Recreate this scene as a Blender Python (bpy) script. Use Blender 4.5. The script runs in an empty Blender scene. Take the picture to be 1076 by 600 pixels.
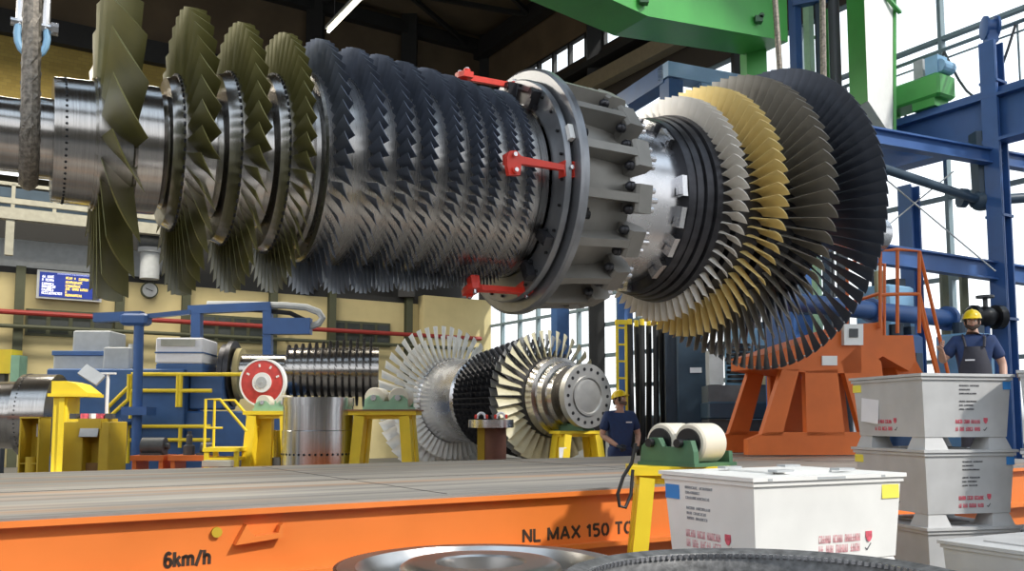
import bpy, bmesh, math, random
from mathutils import Vector, Matrix, Euler
random.seed(7)
PI = math.pi
R = math.radians
sc = bpy.context.scene
COL = sc.collection

# ------------------------------------------------------------------ camera
CAMH, PITCH, FPX, CX, CY = 1.4, R(5.03), 931.0, 538.0, 360.0
cam_data = bpy.data.cameras.new('camera')
cam = bpy.data.objects.new('camera', cam_data)
COL.objects.link(cam)
cam.location = (0, 0, CAMH)
cam.rotation_euler = (PI / 2 + PITCH, 0, 0)
cam_data.sensor_fit = 'HORIZONTAL'
cam_data.sensor_width = 36.0
cam_data.lens = FPX / 1076 * 36.0
cam_data.shift_y = (CY - 300) / 1076
cam_data.clip_end = 400
sc.camera = cam

# ------------------------------------------------------------------ light
SUN_AZ, SUN_EL, SUN_E = 120, 40, 3.6
WORLD_S = 1.7
sc.view_settings.view_transform = 'Standard'
sc.view_settings.look = 'None'
sc.view_settings.gamma = 1
sc.view_settings.use_curve_mapping = False
sc.view_settings.exposure = 0.0
w = bpy.data.worlds.new('sky')
sc.world = w
w.use_nodes = True
nt = w.node_tree
bg = nt.nodes['Background']
tc = nt.nodes.new('ShaderNodeTexCoord')
sx = nt.nodes.new('ShaderNodeSeparateXYZ')
cr = nt.nodes.new('ShaderNodeValToRGB')
nt.links.new(tc.outputs['Generated'], sx.inputs[0])
nt.links.new(sx.outputs['Z'], cr.inputs[0])
e = cr.color_ramp.elements
e[0].position = 0.0; e[0].color = (.25, .26, .27, 1)
e[1].position = 1.0; e[1].color = (.62, .80, 1.0, 1)
k = e.new(.02); k.color = (1.0, 1.0, 1.0, 1)
k = e.new(.35); k.color = (.92, .96, 1.0, 1)
nt.links.new(cr.outputs[0], bg.inputs[0])
bg.inputs[1].default_value = WORLD_S
sl = bpy.data.lights.new('sun', 'SUN')
sl.energy = SUN_E; sl.angle = R(3); sl.color = (1, .95, .87)
so = bpy.data.objects.new('sun', sl); COL.objects.link(so)
a_, e_ = R(SUN_AZ), R(SUN_EL)
sdir = Vector((math.sin(a_) * math.cos(e_), math.cos(a_) * math.cos(e_), math.sin(e_)))
so.rotation_euler = sdir.to_track_quat('Z', 'Y').to_euler()

HL = math.atan2(.5347, .845)
for i, (u_, v_, z_, pw) in enumerate(((-16, 24, 12.5, 1500), (-6, 25, 12.5, 1500), (4, 25, 12.5, 1300), (13, 22, 11.0, 400))):  # added fill lights that brighten the back wall and the machines there
    al = bpy.data.lights.new('hall_lamp', 'AREA'); al.shape = 'RECTANGLE'; al.size = 7; al.size_y = 1.6; al.energy = pw; al.color = (1, .93, .80)
    ao = bpy.data.objects.new('hall_lamp', al); COL.objects.link(ao)
    ao.location = (.845 * u_ - .5347 * v_, .5347 * u_ + .845 * v_, z_); ao.rotation_euler = (0, 0, HL)

# ------------------------------------------------------------------ helpers
UX, UY = .845, .5347
HALL = math.atan2(UY, UX)                      # the hall's grid is turned this much

def hz(u, v, z=0.0):
    return Vector((UX * u - UY * v, UY * u + UX * v, z))

def zat(py, D):
    return CAMH + D * math.tan(PITCH + math.atan((CY - py) / FPX))

def at(px, py, D):
    z = zat(py, D)
    yc = D * math.cos(PITCH) + (z - CAMH) * math.sin(PITCH)
    return Vector(((px - CX) / FPX * yc, D, z))

def atz(px, py, z):
    return at(px, py, (z - CAMH) / math.tan(PITCH + math.atan((CY - py) / FPX)))

def gx(px, D, z=1.4):
    return (px - CX) / FPX * (D * math.cos(PITCH) + (z - CAMH) * math.sin(PITCH))

MATS = {}
def mat(name, col, rough=.5, metal=0.0, var=.12, scale=6.0, stretch=None, spec=.5, bump=0.0, emit=0.0, alpha=None, aniso=0.0, dirt=None, coat=0.0):
    if name in MATS:
        return MATS[name]
    m = bpy.data.materials.new(name)
    m.use_nodes = True
    t = m.node_tree
    b = t.nodes['Principled BSDF']
    b.inputs['Roughness'].default_value = rough
    b.inputs['Metallic'].default_value = metal
    b.inputs['Specular IOR Level'].default_value = spec
    if coat: b.inputs['Coat Weight'].default_value = coat
    tcn = t.nodes.new('ShaderNodeTexCoord')
    mp = t.nodes.new('ShaderNodeMapping')
    t.links.new(tcn.outputs['Object'], mp.inputs[0])
    if stretch: mp.inputs['Scale'].default_value = stretch
    nz = t.nodes.new('ShaderNodeTexNoise')
    nz.inputs['Scale'].default_value = scale
    nz.inputs['Detail'].default_value = 4
    t.links.new(mp.outputs[0], nz.inputs['Vector'])
    rp = t.nodes.new('ShaderNodeValToRGB')
    rp.color_ramp.elements[0].position = .3
    rp.color_ramp.elements[1].position = .7
    lo = tuple(max(0, c * (1 - var)) for c in col) + (1,)
    hi = tuple(min(1, c * (1 + var)) for c in col) + (1,)
    if dirt: lo = tuple(dirt) + (1,)
    rp.color_ramp.elements[0].color = lo
    rp.color_ramp.elements[1].color = hi
    t.links.new(nz.outputs['Fac'], rp.inputs[0])
    t.links.new(rp.outputs[0], b.inputs['Base Color'])
    mr = t.nodes.new('ShaderNodeMapRange')
    mr.inputs['To Min'].default_value = max(.03, rough * .8)
    mr.inputs['To Max'].default_value = min(1, rough * 1.25)
    t.links.new(nz.outputs['Fac'], mr.inputs['Value'])
    t.links.new(mr.outputs[0], b.inputs['Roughness'])
    if bump:
        bp = t.nodes.new('ShaderNodeBump')
        bp.inputs['Strength'].default_value = bump
        bp.inputs['Distance'].default_value = .01
        t.links.new(nz.outputs['Fac'], bp.inputs['Height'])
        t.links.new(bp.outputs[0], b.inputs['Normal'])
    if emit:
        b.inputs['Emission Color'].default_value = tuple(col) + (1,)
        b.inputs['Emission Strength'].default_value = emit
    MATS[name] = m
    return m

def tag(o, label=None, cat=None, group=None, kind=None):
    if label: o['label'] = label
    if cat: o['category'] = cat
    if group: o['group'] = group
    if kind: o['kind'] = kind
    return o

def thing(name, label, cat, loc=(0, 0, 0), rz=0.0, group=None, scale=None):
    o = bpy.data.objects.new(name, None)
    COL.objects.link(o)
    o.empty_display_size = .1
    o.location = loc
    o.rotation_euler = (0, 0, rz)
    if scale: o.scale = (scale,) * 3
    return tag(o, label, cat, group)

def copy_tree(o, parent=None):
    c = o.copy(); COL.objects.link(c)
    if parent is not None: c.parent = parent
    for ch in list(o.children):
        copy_tree(ch, c)
    return c

class MB:
    """collects shapes, builds them as ONE mesh object"""
    def __init__(s):
        s.v, s.f, s.mi, s.M = [], [], [], None
        s.m = 0
    def add(s, vs, fs):
        n = len(s.v)
        if s.M is not None: vs = [s.M @ Vector(q) for q in vs]
        s.v += [tuple(q) for q in vs]
        s.f += [tuple(i + n for i in f) for f in fs]
        s.mi += [s.m] * len(fs)
        return s
    def box(s, c, d, rz=0.0, rot=None, taper=1.0, bev=0.0):
        """c centre, d full size; taper scales the top; bev chamfers the vertical edges and rims"""
        x, y, z = d[0] / 2, d[1] / 2, d[2] / 2
        rm = rot if rot is not None else Matrix.Rotation(rz, 3, 'Z')
        if bev <= 0:
            vs = [(-x, -y, -z), (x, -y, -z), (x, y, -z), (-x, y, -z),
                  (-x * taper, -y * taper, z), (x * taper, -y * taper, z), (x * taper, y * taper, z), (-x * taper, y * taper, z)]
            fs = [(3, 2, 1, 0), (4, 5, 6, 7), (0, 1, 5, 4), (1, 2, 6, 5), (2, 3, 7, 6), (3, 0, 4, 7)]
        else:
            def ring(e, zz, t):
                a, b = (x * t - e), (y * t - e)
                q = bev
                return [(-a + q, -b, zz), (a - q, -b, zz), (a, -b + q, zz), (a, b - q, zz), (a - q, b, zz), (-a + q, b, zz), (-a, b - q, zz), (-a, -b + q, zz)]
            lv = [ring(bev, -z, 1), ring(0, -z + bev, 1), ring(0, z - bev, taper), ring(bev, z, taper)]
            vs = [q for l in lv for q in l]
            fs = [tuple(range(7, -1, -1)), tuple(range(24, 32))]
            for l in range(3):
                for i in range(8):
                    j = (i + 1) % 8
                    fs.append((l * 8 + i, l * 8 + j, l * 8 + 8 + j, l * 8 + 8 + i))
        vs = [rm @ Vector(q) + Vector(c) for q in vs]
        return s.add(vs, fs)
    def bar(s, p, q, wd, ht, up=(0, 0, 1)):
        """rectangular bar from p to q"""
        p, q = Vector(p), Vector(q)
        d = (q - p); L = d.length; d.normalize()
        u = Vector(up)
        sd = d.cross(u)
        if sd.length < 1e-4: sd = d.cross(Vector((0, 1, 0)))
        sd.normalize(); u2 = sd.cross(d)
        vs = []
        for b in (p, q):
            for i, j in ((-1, -1), (1, -1), (1, 1), (-1, 1)):
                vs.append(b + sd * (i * wd / 2) + u2 * (j * ht / 2))
        return s.add(vs, [(3, 2, 1, 0), (4, 5, 6, 7), (0, 1, 5, 4), (1, 2, 6, 5), (2, 3, 7, 6), (3, 0, 4, 7)])
    def ibeam(s, p, q, wd, ht, t=.03, up=(0, 0, 1)):
        p, q = Vector(p), Vector(q)
        d = (q - p).normalized(); u = Vector(up)
        sd = d.cross(u)
        if sd.length < 1e-4: sd = d.cross(Vector((0, 1, 0))); 
        sd.normalize(); u2 = sd.cross(d)
        o = u2 * (ht / 2 - t / 2)
        s.bar(p + o, q + o, wd, t, u2); s.bar(p - o, q - o, wd, t, u2)
        return s.bar(p, q, t, ht - 2 * t, u2)
    def cyl(s, p, q, r0, r1=None, n=20, caps=True):
        if r1 is None: r1 = r0
        return s.lathe(p, q, [(0, r0), (1, r1)], n, caps)
    def lathe(s, p, q, prof, n=24, caps=True, closed=False):
        """profile (t along p-q, r); t in fractions"""
        p, q = Vector(p), Vector(q); d = q - p; dn = d.normalized()
        a = dn.cross(Vector((0, 0, 1)))
        if a.length < 1e-4: a = Vector((1, 0, 0))
        a.normalize(); b = dn.cross(a)
        vs, fs = [], []
        for t, r in prof:
            for i in range(n):
                th = 2 * PI * i / n
                vs.append(p + d * t + a * (r * math.cos(th)) + b * (r * math.sin(th)))
        m = len(prof)
        for l in range(m if closed else m - 1):
            l2 = (l + 1) % m
            for i in range(n):
                j = (i + 1) % n
                fs.append((l * n + i, l * n + j, l2 * n + j, l2 * n + i))
        if caps and not closed:
            fs.append(tuple(range(n - 1, -1, -1))); fs.append(tuple((m - 1) * n + i for i in range(n)))
        return s.add(vs, fs)
    def tube(s, pts, r, n=8, rr=None):
        pts = [Vector(q) for q in pts]
        vs, fs = [], []
        prev = None
        for i, q in enumerate(pts):
            d = (pts[min(i + 1, len(pts) - 1)] - pts[max(i - 1, 0)]).normalized()
            if prev is None:
                a = d.cross(Vector((0, 0, 1)))
                if a.length < 1e-3: a = d.cross(Vector((1, 0, 0)))
            else:
                a = prev - d * prev.dot(d)
            a.normalize(); prev = a; b = d.cross(a)
            ri = rr[i] if rr else r
            for k in range(n):
                th = 2 * PI * k / n
                vs.append(q + a * (ri * math.cos(th)) + b * (ri * math.sin(th)))
        for l in range(len(pts) - 1):
            for i in range(n):
                j = (i + 1) % n
                fs.append((l * n + i, l * n + j, (l + 1) * n + j, (l + 1) * n + i))
        fs.append(tuple(range(n - 1, -1, -1))); fs.append(tuple((len(pts) - 1) * n + i for i in range(n)))
        return s.add(vs, fs)
    def prism(s, poly, o, ax, ay, az, depth):
        """2-D polygon in the plane (ax, ay) at o, pulled along az by depth"""
        o, ax, ay, az = Vector(o), Vector(ax), Vector(ay), Vector(az)
        n = len(poly)
        vs = [o + ax * a + ay * b for a, b in poly] + [o + ax * a + ay * b + az * depth for a, b in poly]
        fs = [tuple(range(n - 1, -1, -1)), tuple(range(n, 2 * n))]
        for i in range(n):
            j = (i + 1) % n
            fs.append((i, j, n + j, n + i))
        return s.add(vs, fs)
    def ball(s, c, r, n=12, m=8, sq=(1, 1, 1)):
        c = Vector(c)
        vs = [c + Vector((0, 0, r * sq[2]))]
        for i in range(1, m):
            th = PI * i / m
            for k in range(n):
                ph = 2 * PI * k / n
                vs.append(c + Vector((r * sq[0] * math.sin(th) * math.cos(ph), r * sq[1] * math.sin(th) * math.sin(ph), r * sq[2] * math.cos(th))))
        vs.append(c - Vector((0, 0, r * sq[2])))
        fs = []
        for k in range(n):
            fs.append((0, 1 + k, 1 + (k + 1) % n))
        for i in range(m - 2):
            for k in range(n):
                k2 = (k + 1) % n
                fs.append((1 + i * n + k, 1 + (i + 1) * n + k, 1 + (i + 1) * n + k2, 1 + i * n + k2))
        L = len(vs) - 1; b = 1 + (m - 2) * n
        for k in range(n):
            fs.append((b + k, L, b + (k + 1) % n))
        return s.add(vs, fs)
    def build(s, name, material, parent=None, smooth=False, kind=None, label=None):
        me = bpy.data.meshes.new(name)
        me.from_pydata(s.v, [], s.f)
        ms = material if isinstance(material, (list, tuple)) else [material]
        for q in ms: me.materials.append(q)
        if len(ms) > 1: me.polygons.foreach_set('material_index', s.mi)
        bm = bmesh.new(); bm.from_mesh(me)
        bmesh.ops.recalc_face_normals(bm, faces=bm.faces)
        if smooth:
            for f in bm.faces: f.smooth = True
            for ed in bm.edges:
                if len(ed.link_faces) == 2 and ed.calc_face_angle(0) > R(35): ed.smooth = False
        bm.to_mesh(me); bm.free()
        me.update()
        o = bpy.data.objects.new(name, me)
        COL.objects.link(o)
        if parent is not None: o.parent = parent
        if kind: o['kind'] = kind
        if label: o['label'] = label
        return o

def text(body, name, material, size, loc, rot, parent=None, offset=0.0, sx=1.0, align='LEFT', ext=.002):
    cu = bpy.data.curves.new(name, 'FONT')
    cu.body = body; cu.size = size; cu.extrude = ext; cu.offset = offset
    cu.align_x = align
    tmp = bpy.data.objects.new('tmp', cu)
    COL.objects.link(tmp)
    dg = bpy.context.evaluated_depsgraph_get()
    me = bpy.data.meshes.new_from_object(tmp.evaluated_get(dg))
    bpy.data.objects.remove(tmp)
    me.materials.clear(); me.materials.append(material)
    o = bpy.data.objects.new(name, me); COL.objects.link(o)
    if parent is not None: o.parent = parent
    o.location = loc; o.rotation_euler = rot; o.scale = (sx, 1, 1)
    return o

# ------------------------------------------------------------------ materials
M_steel = mat('polished steel', (.44, .42, .40), .20, 1.0, .12, 3, (30, 1, 1))
M_drum = mat('drum steel', (.36, .35, .34), .275, .95, .12, 4, (20, 1, 1))
M_steel2 = mat('turned steel', (.60, .60, .62), .26, 1.0, .10, 4)
M_dsteel = mat('dark steel', (.055, .055, .062), .40, .7, .3, 8)
M_olive = mat('olive coated blade', (.165, .155, .050), .34, .25, .15, 4)
M_blue_blade = mat('blued steel blade', (.15, .175, .23), .36, .6, .2, 5)  # blue tint puts the reflected sky into the base colour
M_white_blade = mat('pale ceramic blade', (.82, .78, .72), .45, 0, .06, 5)
M_yellow_blade = mat('yellow coated blade', (.86, .68, .30), .42, 0, .07, 5)
M_grey_blade = mat('grey brown blade', (.30, .28, .245), .40, .25, .10, 4)
M_dark_blade = mat('dark blued long blade', (.085, .097, .125), .36, .45, .2, 3)
M_cage = mat('grey casing paint', (.25, .24, .22), .42, .25, .12, 3)
M_flange = mat('grey flange steel', (.26, .27, .29), .34, .75, .15, 4)
M_black = mat('black oxide', (.014, .014, .016), .38, .3, .3)
M_red = mat('red paint', (.72, .045, .025), .40, 0, .08)
M_orange = mat('orange paint', (.74, .195, .035), .42, 0, .08, 1.5)
M_orange2 = mat('orange stand paint', (.66, .145, .024), .45, 0, .10, 2)
M_yellow = mat('yellow paint', (.90, .66, .03), .45, 0, .08, 3)
M_ochre = mat('ochre paint', (.48, .33, .02), .5, 0, .10, 3)
M_blue = mat('blue steel paint', (.035, .105, .30), .42, 0, .12, 2)
M_blue2 = mat('machine blue paint', (.045, .12, .30), .45, 0, .12, 3)
M_dblue = mat('dark blue grey paint', (.035, .065, .10), .45, 0, .12, 3)
M_lblue = mat('light blue paint', (.22, .42, .62), .45, 0, .12, 3)
M_lit_blue = mat('pale blue steel', (.36, .54, .78), .4, 0, .08, 2)  # lighter copy of the gantry blue; daylight on the end beam is painted in
M_green = mat('crane green paint', (.065, .36, .07), .35, 0, .12, 1.5)
M_lgreen = mat('pale green paint', (.30, .52, .34), .45, 0, .08)
M_dgreen = mat('dark green paint', (.055, .14, .075), .5, 0, .2, 5)
M_white = mat('white paint', (.84, .84, .82), .45, 0, .04)
M_crate = mat('white crate paint', (.80, .79, .76), .5, 0, .05, 4)
M_crate_shade = mat('grey white crate paint', (.50, .50, .50), .55, 0, .10, 4)  # greyer copy of the crate white; the stack's shade is in the colour
M_grey = mat('light grey paint', (.42, .44, .45), .5, 0, .08)
M_dgrey = mat('dark grey', (.07, .075, .08), .5, 0, .2)
M_cream = mat('cream plaster', (.54, .455, .235), .8, 0, .06, 2)
M_post = mat('olive wall post', (.06, .065, .035), .6, 0, .1)
M_rope = mat('steel wire rope', (.22, .195, .165), .55, .5, .5, 30)
M_roller = mat('cream roller', (.72, .66, .54), .5, 0, .06)
M_skin = mat('skin', (.52, .31, .23), .5, 0, .08, 12)
M_navy = mat('navy cotton', (.022, .045, .13), .85, 0, .15, 20)
M_coverall = mat('charcoal dungarees', (.045, .045, .06), .85, 0, .15, 20)
M_helmet = mat('yellow helmet', (.88, .62, .01), .3, 0, .04)
M_glove = mat('dark glove', (.05, .06, .07), .8, 0, .2, 20)
M_hair = mat('dark hair', (.03, .02, .015), .8, 0, .2, 30)
M_tape_y = mat('yellow label', (.88, .78, .10), .6, 0, .03)
M_tape_b = mat('blue label', (.04, .24, .62), .6, 0, .03)
M_ink_red = mat('red stencil ink', (.62, .10, .14), .7, 0, .35, 30)
M_ink_pale = mat('faded red ink', (.70, .36, .38), .7, 0, .3, 30)
M_ink_grey = mat('faded print ink', (.36, .36, .38), .7, 0, .25, 30)
M_ink_dk = mat('dark print ink', (.12, .12, .13), .7, 0, .2, 30)
M_ink_blk = mat('black stencil paint', (.035, .02, .012), .6, 0, .2, 30)
M_paper = mat('paper', (.82, .82, .86), .8, 0, .03)
# ================================================================== THE SETTING
def plane_uv(name, u0, u1, v0, v1, z, m, t=.2):
    b = MB()
    b.add([hz(u0, v0, z - t), hz(u1, v0, z - t), hz(u1, v1, z - t), hz(u0, v1, z - t), hz(u0, v0, z), hz(u1, v0, z), hz(u1, v1, z), hz(u0, v1, z)],
          [(3, 2, 1, 0), (4, 5, 6, 7), (0, 1, 5, 4), (1, 2, 6, 5), (2, 3, 7, 6), (3, 0, 4, 7)])
    return b.build(name, m, None, kind='structure')
M_floor = mat('workshop floor', (.11, .108, .105), .6, 0, .2, .6)
M_dark = mat('dark brown cladding', (.14, .10, .06), .75, 0, .2, 1.0)
M_roof = mat('dark roof deck', (.12, .09, .055), .8, 0, .2, 1.0)
M_truss = mat('black truss steel', (.02, .02, .02), .6, 0, .2)
VB, UR, ZC = 30.8, 18.1, 17.3
plane_uv('floor', -40, 60, -40, 60, 0, M_floor)
plane_uv('ceiling', -30, UR, 13.5, VB + .4, ZC + .3, M_roof, .3)
plane_uv('ceiling_middle', -7, UR, 1.5, 10.0, ZC + .3, M_roof, .3)  # unseen roof strip, cut short so sky light reaches the rotor
plane_uv('ceiling_front', -7, UR + 16, -9.7, -5.6, ZC + .3, M_roof, .3)  # unseen roof strip added to keep direct sun off the lower rotor
# back wall: cream below, gallery band, brick, dark cladding
mb = bpy.data.materials.new('yellow brick'); mb.use_nodes = True
t_ = mb.node_tree; pb = t_.nodes['Principled BSDF']; pb.inputs['Roughness'].default_value = .85
tcn = t_.nodes.new('ShaderNodeTexCoord'); mp = t_.nodes.new('ShaderNodeMapping'); bk = t_.nodes.new('ShaderNodeTexBrick')
mp.inputs['Rotation'].default_value = (PI / 2, 0, 0)
t_.links.new(tcn.outputs['Object'], mp.inputs[0]); t_.links.new(mp.outputs[0], bk.inputs[0]); t_.links.new(bk.outputs[0], pb.inputs[0])
bk.inputs['Color1'].default_value = (.42, .31, .08, 1); bk.inputs['Color2'].default_value = (.36, .26, .065, 1); bk.inputs['Mortar'].default_value = (.28, .21, .07, 1)
bk.inputs['Scale'].default_value = 2.2; bk.inputs['Mortar Size'].default_value = .012
def wallband(name, u0, u1, z0, z1, m, th=.3):
    o = bpy.data.objects.new(name, None)
    b = MB(); b.box(((u0 + u1) / 2, VB + th / 2, (z0 + z1) / 2), (u1 - u0, th, z1 - z0))
    o = b.build(name, m, None, kind='structure')
    o.rotation_euler = (0, 0, HALL)
    return o
wallband('wall_back', -30, UR, 0, 6.1, M_cream)
wallband('wall_back_upper', -30, UR, 9.2, 13.6, mb)
wallband('wall_back_top', -30, UR, 13.6, ZC, M_dark)
wallband('wall_back_gallery', -30, UR, 6.1, 9.2, M_truss).location = hz(0, 1.2)
plane_uv('floor_gallery', -30, UR, VB, VB + 1.2, 6.1, M_truss)
# unseen hall walls behind the camera and far left, added to cut frontal light
def boxwall(name, c, d, m):
    b = MB(); b.box(c, d); o = b.build(name, m, None, kind='structure'); o.rotation_euler = (0, 0, HALL)
M_fw = mat('grey brown wall', (.16, .145, .12), .8, 0, .1, 1)
boxwall('wall_front', (-6, -14, 4.0), (48, .3, 8), M_fw)
boxwall('wall_left', (-30, 8, 2.0), (.3, 45, 4), M_fw)
boxwall('wall_left_upper', (-30, 8, 16.4), (.3, 45, 2), M_fw)
# beams and posts on the back wall
def hb(name, p, q, wd, ht, m, n=0):
    b = MB(); b.bar(p, q, wd, ht)
    o = b.build(name, m, None, kind='structure'); return o
V_ = VB - .16
hb('trim_1', hz(-30, V_, 13.65), hz(UR, V_, 13.65), .3, .75, M_truss)
hb('trim_2', hz(-30, V_, 10.55), hz(UR, V_, 10.55), .3, .28, M_truss)
hb('trim_3', hz(-30, V_, 16.75), hz(UR, V_, 16.75), .4, .5, M_truss)
def u_on_back(px):
    x = (px - CX) / FPX
    D = VB / (-UY * x + UX)
    return UX * x * D + UY * D
for i, px in enumerate((16, 122, 192, 284, 346, 427)):
    u = u_on_back(px)
    b = MB(); b.ibeam(hz(u, VB - .12, 0), hz(u, VB - .12, 6.1), .26, .24, .05, (-UY, UX, 0))
    b.build('trim_%d' % (10 + i), M_post, None, kind='structure')
for i, px in enumerate((322, 424, 508)):
    u = u_on_back(px)
    hb('trim_%d' % (20 + i), hz(u, VB - .2, 6.1), hz(u, VB - .2, ZC), .6, .4, M_truss)
b = MB(); u = u_on_back(470)
b.box((u + .2, VB - .25, 3.1), (3.0, .5, 6.2)); o = b.build('trim_30', M_cream, None, kind='structure'); o.rotation_euler = (0, 0, HALL)
# roof trusses, across and along
for i, v in enumerate((6, 12, 18, 24.5)):
    b = MB(); b.ibeam(hz(-30, v, ZC - .5), hz(UR, v, ZC - .5), .4, .9, .08)
    b.build('trim_%d' % (40 + i), M_truss, None, kind='structure')
for i, u in enumerate((-12, -4, 4, 11)):
    b = MB(); b.ibeam(hz(u, 2, ZC - .25), hz(u, VB, ZC - .25), .3, .5, .06)
    b.build('trim_%d' % (50 + i), M_truss, None, kind='structure')
b = MB(); b.bar(hz(UR - .3, 2, 16.6), hz(UR - .3, VB, 16.6), .4, .7)
for k in range(7):
    b.bar(hz(UR - .3, VB - 4 * k, 16.6), hz(UR - 4.5, VB - 4 * k - 2, ZC - .1), .14, .16); b.bar(hz(UR - .3, VB - 4 * k, 16.6), hz(UR - 4.5, VB - 4 * k + 2, ZC - .1), .14, .16)
b.build('trim_60', M_truss, None, kind='structure')

# right wall: glazed up to 12.3 m, dark above with a strip of clerestory windows
def rw(name, v0, v1, z0, z1, m, th=.3, kind='structure'):
    b = MB(); b.box((UR + th / 2, (v0 + v1) / 2, (z0 + z1) / 2), (th, v1 - v0, z1 - z0))
    o = b.build(name, m, None, kind=kind); o.rotation_euler = (0, 0, HALL); return o
rw('wall_right_sill', -6, VB, 0, .9, M_grey)
M_dk2 = mat('black brown cladding', (.045, .036, .028), .75, 0, .2, 1.0)
rw('wall_right_band', 8, VB, 11.6, 14.0, M_dk2)
rw('wall_right_top', 8, VB, 14.9, ZC, M_dark)
glass = bpy.data.materials.new('window glass'); glass.use_nodes = True
t_ = glass.node_tree; t_.nodes.remove(t_.nodes['Principled BSDF'])
tr = t_.nodes.new('ShaderNodeBsdfTransparent'); gl = t_.nodes.new('ShaderNodeBsdfGlossy'); mx = t_.nodes.new('ShaderNodeMixShader'); fr = t_.nodes.new('ShaderNodeFresnel')
tr.inputs[0].default_value = (.93, .96, .97, 1); gl.inputs['Roughness'].default_value = .03; fr.inputs[0].default_value = 1.35
mx.inputs[0].default_value = .05; t_.links.new(tr.outputs[0], mx.inputs[1]); t_.links.new(gl.outputs[0], mx.inputs[2]); t_.links.new(mx.outputs[0], t_.nodes['Material Output'].inputs[0])
M_mull = mat('grey green mullion', (.16, .22, .24), .5, 0, .1)
M_mull2 = mat('pale mullion', (.20, .27, .30), .5, 0, .06)
def window(n, v0, v1, z0, z1, dv, dz, m, wd=.09):
    b = MB()
    nv = max(1, round((v1 - v0) / dv)); nz_ = max(1, round((z1 - z0) / dz))
    for i in range(nv + 1):
        v = v0 + (v1 - v0) * i / nv
        b.box((UR + .1, v, (z0 + z1) / 2), (.16, wd, z1 - z0))
    for i in range(nz_ + 1):
        z = z0 + (z1 - z0) * i / nz_
        b.box((UR + .1, (v0 + v1) / 2, z), (.14, v1 - v0, wd))
    o = b.build('window_%d' % n, m, None, kind='structure'); o.rotation_euler = (0, 0, HALL)
    g = MB(); g.add([(UR + .12, v0, z0), (UR + .12, v1, z0), (UR + .12, v1, z1), (UR + .12, v0, z1)], [(0, 1, 2, 3)])
    g.build('pane', glass, o)
window(1, 8, VB, 14.0, 14.9, 1.0, .9, M_truss, .12)
window(2, -6, 16.6, .9, 11.6, 1.9, 1.78, M_mull2, .085)
window(3, 16.6, 23.2, 6.6, 11.6, 1.6, 2.5, M_mull, .10)
rw('wall_right_panel', 16.6, 23.2, .9, 1.5, M_dgrey)
window(4, 16.6, 23.2, 1.5, 6.6, 1.0, .95, M_mull, .12)
window(5, 23.2, VB - .1, 1.5, 6.4, 1.3, 1.2, M_mull2, .09)
rw('wall_right_corner', 23.2, VB, 6.4, 11.6, M_dark)
rw('wall_right_base', 23.2, VB, .9, 1.5, M_grey)
hb('trim_70', hz(UR - .25, 8, 12.75), hz(UR - .25, VB, 12.75), .4, .5, mat('tan runway beam', (.26, .215, .14), .6, 0, .1))
hb('trim_71', hz(UR - .25, 8, 13.4), hz(UR - .25, VB, 13.4), .5, .2, M_truss)
for i, v in enumerate((16.6, 23.2)):
    hb('trim_%d' % (72 + i), hz(UR - .1, v, 0), hz(UR - .1, v, 16.6), .5, .4, M_truss)
# ================================================================== ORANGE TRANSPORTER
VN = (atz(0, 545, .9).dot(hz(0, 1)) + atz(690, 510, .9).dot(hz(0, 1))) / 2
VF = (atz(0, 497, .9).dot(hz(0, 1)) + atz(690, 478.5, .9).dot(hz(0, 1))) / 2
U0, U1 = -9.0, 11.9
tr_ = thing('rail_transporter', 'long orange transporter with worn grey steel deck and black stencilled writing', 'transporter', hz(0, VN, 0), HALL)
Wd = VF - VN
# deck: worn grey plates with orange streaks running along it
md = bpy.data.materials.new('worn deck plate'); md.use_nodes = True
t_ = md.node_tree; pb = t_.nodes['Principled BSDF']; pb.inputs['Roughness'].default_value = .5; pb.inputs['Metallic'].default_value = .15
tcn = t_.nodes.new('ShaderNodeTexCoord'); mp = t_.nodes.new('ShaderNodeMapping'); mp.inputs['Scale'].default_value = (.12, 2.6, 1)
n1 = t_.nodes.new('ShaderNodeTexNoise'); n1.inputs['Scale'].default_value = 2.2; n1.inputs['Detail'].default_value = 6
r1 = t_.nodes.new('ShaderNodeValToRGB')
q = r1.color_ramp.elements
q[0].position = .30; q[0].color = (.13, .125, .12, 1); q[1].position = .78; q[1].color = (.46, .42, .35, 1)
k = q.new(.5); k.color = (.27, .255, .235, 1)
n2 = t_.nodes.new('ShaderNodeTexNoise'); n2.inputs['Scale'].default_value = 1.7; n2.inputs['Detail'].default_value = 3
m2 = t_.nodes.new('ShaderNodeMapping'); m2.inputs['Scale'].default_value = (.10, 2.0, 1); m2.inputs['Location'].default_value = (3, 1.7, 0)
r2 = t_.nodes.new('ShaderNodeValToRGB'); r2.color_ramp.elements[0].position = .52; r2.color_ramp.elements[0].color = (0, 0, 0, 1); r2.color_ramp.elements[1].position = .66; r2.color_ramp.elements[1].color = (.65, .65, .65, 1)
mxc = t_.nodes.new('ShaderNodeMix'); mxc.data_type = 'RGBA'
mxc.inputs[7].default_value = (.42, .22, .10, 1)
L_ = t_.links
L_.new(tcn.outputs['Object'], mp.inputs[0]); L_.new(tcn.outputs['Object'], m2.inputs[0]); L_.new(mp.outputs[0], n1.inputs['Vector']); L_.new(m2.outputs[0], n2.inputs['Vector'])
L_.new(n1.outputs['Fac'], r1.inputs[0]); L_.new(n2.outputs['Fac'], r2.inputs[0]); L_.new(r2.outputs[0], mxc.inputs[0]); L_.new(r1.outputs[0], mxc.inputs[6]); L_.new(mxc.outputs[2], pb.inputs[0])
b = MB(); b.box(((U0 + U1) / 2, Wd / 2, .885), (U1 - U0, Wd - .02, .03)); b.build('deck', md, tr_)
b = MB()
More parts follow.
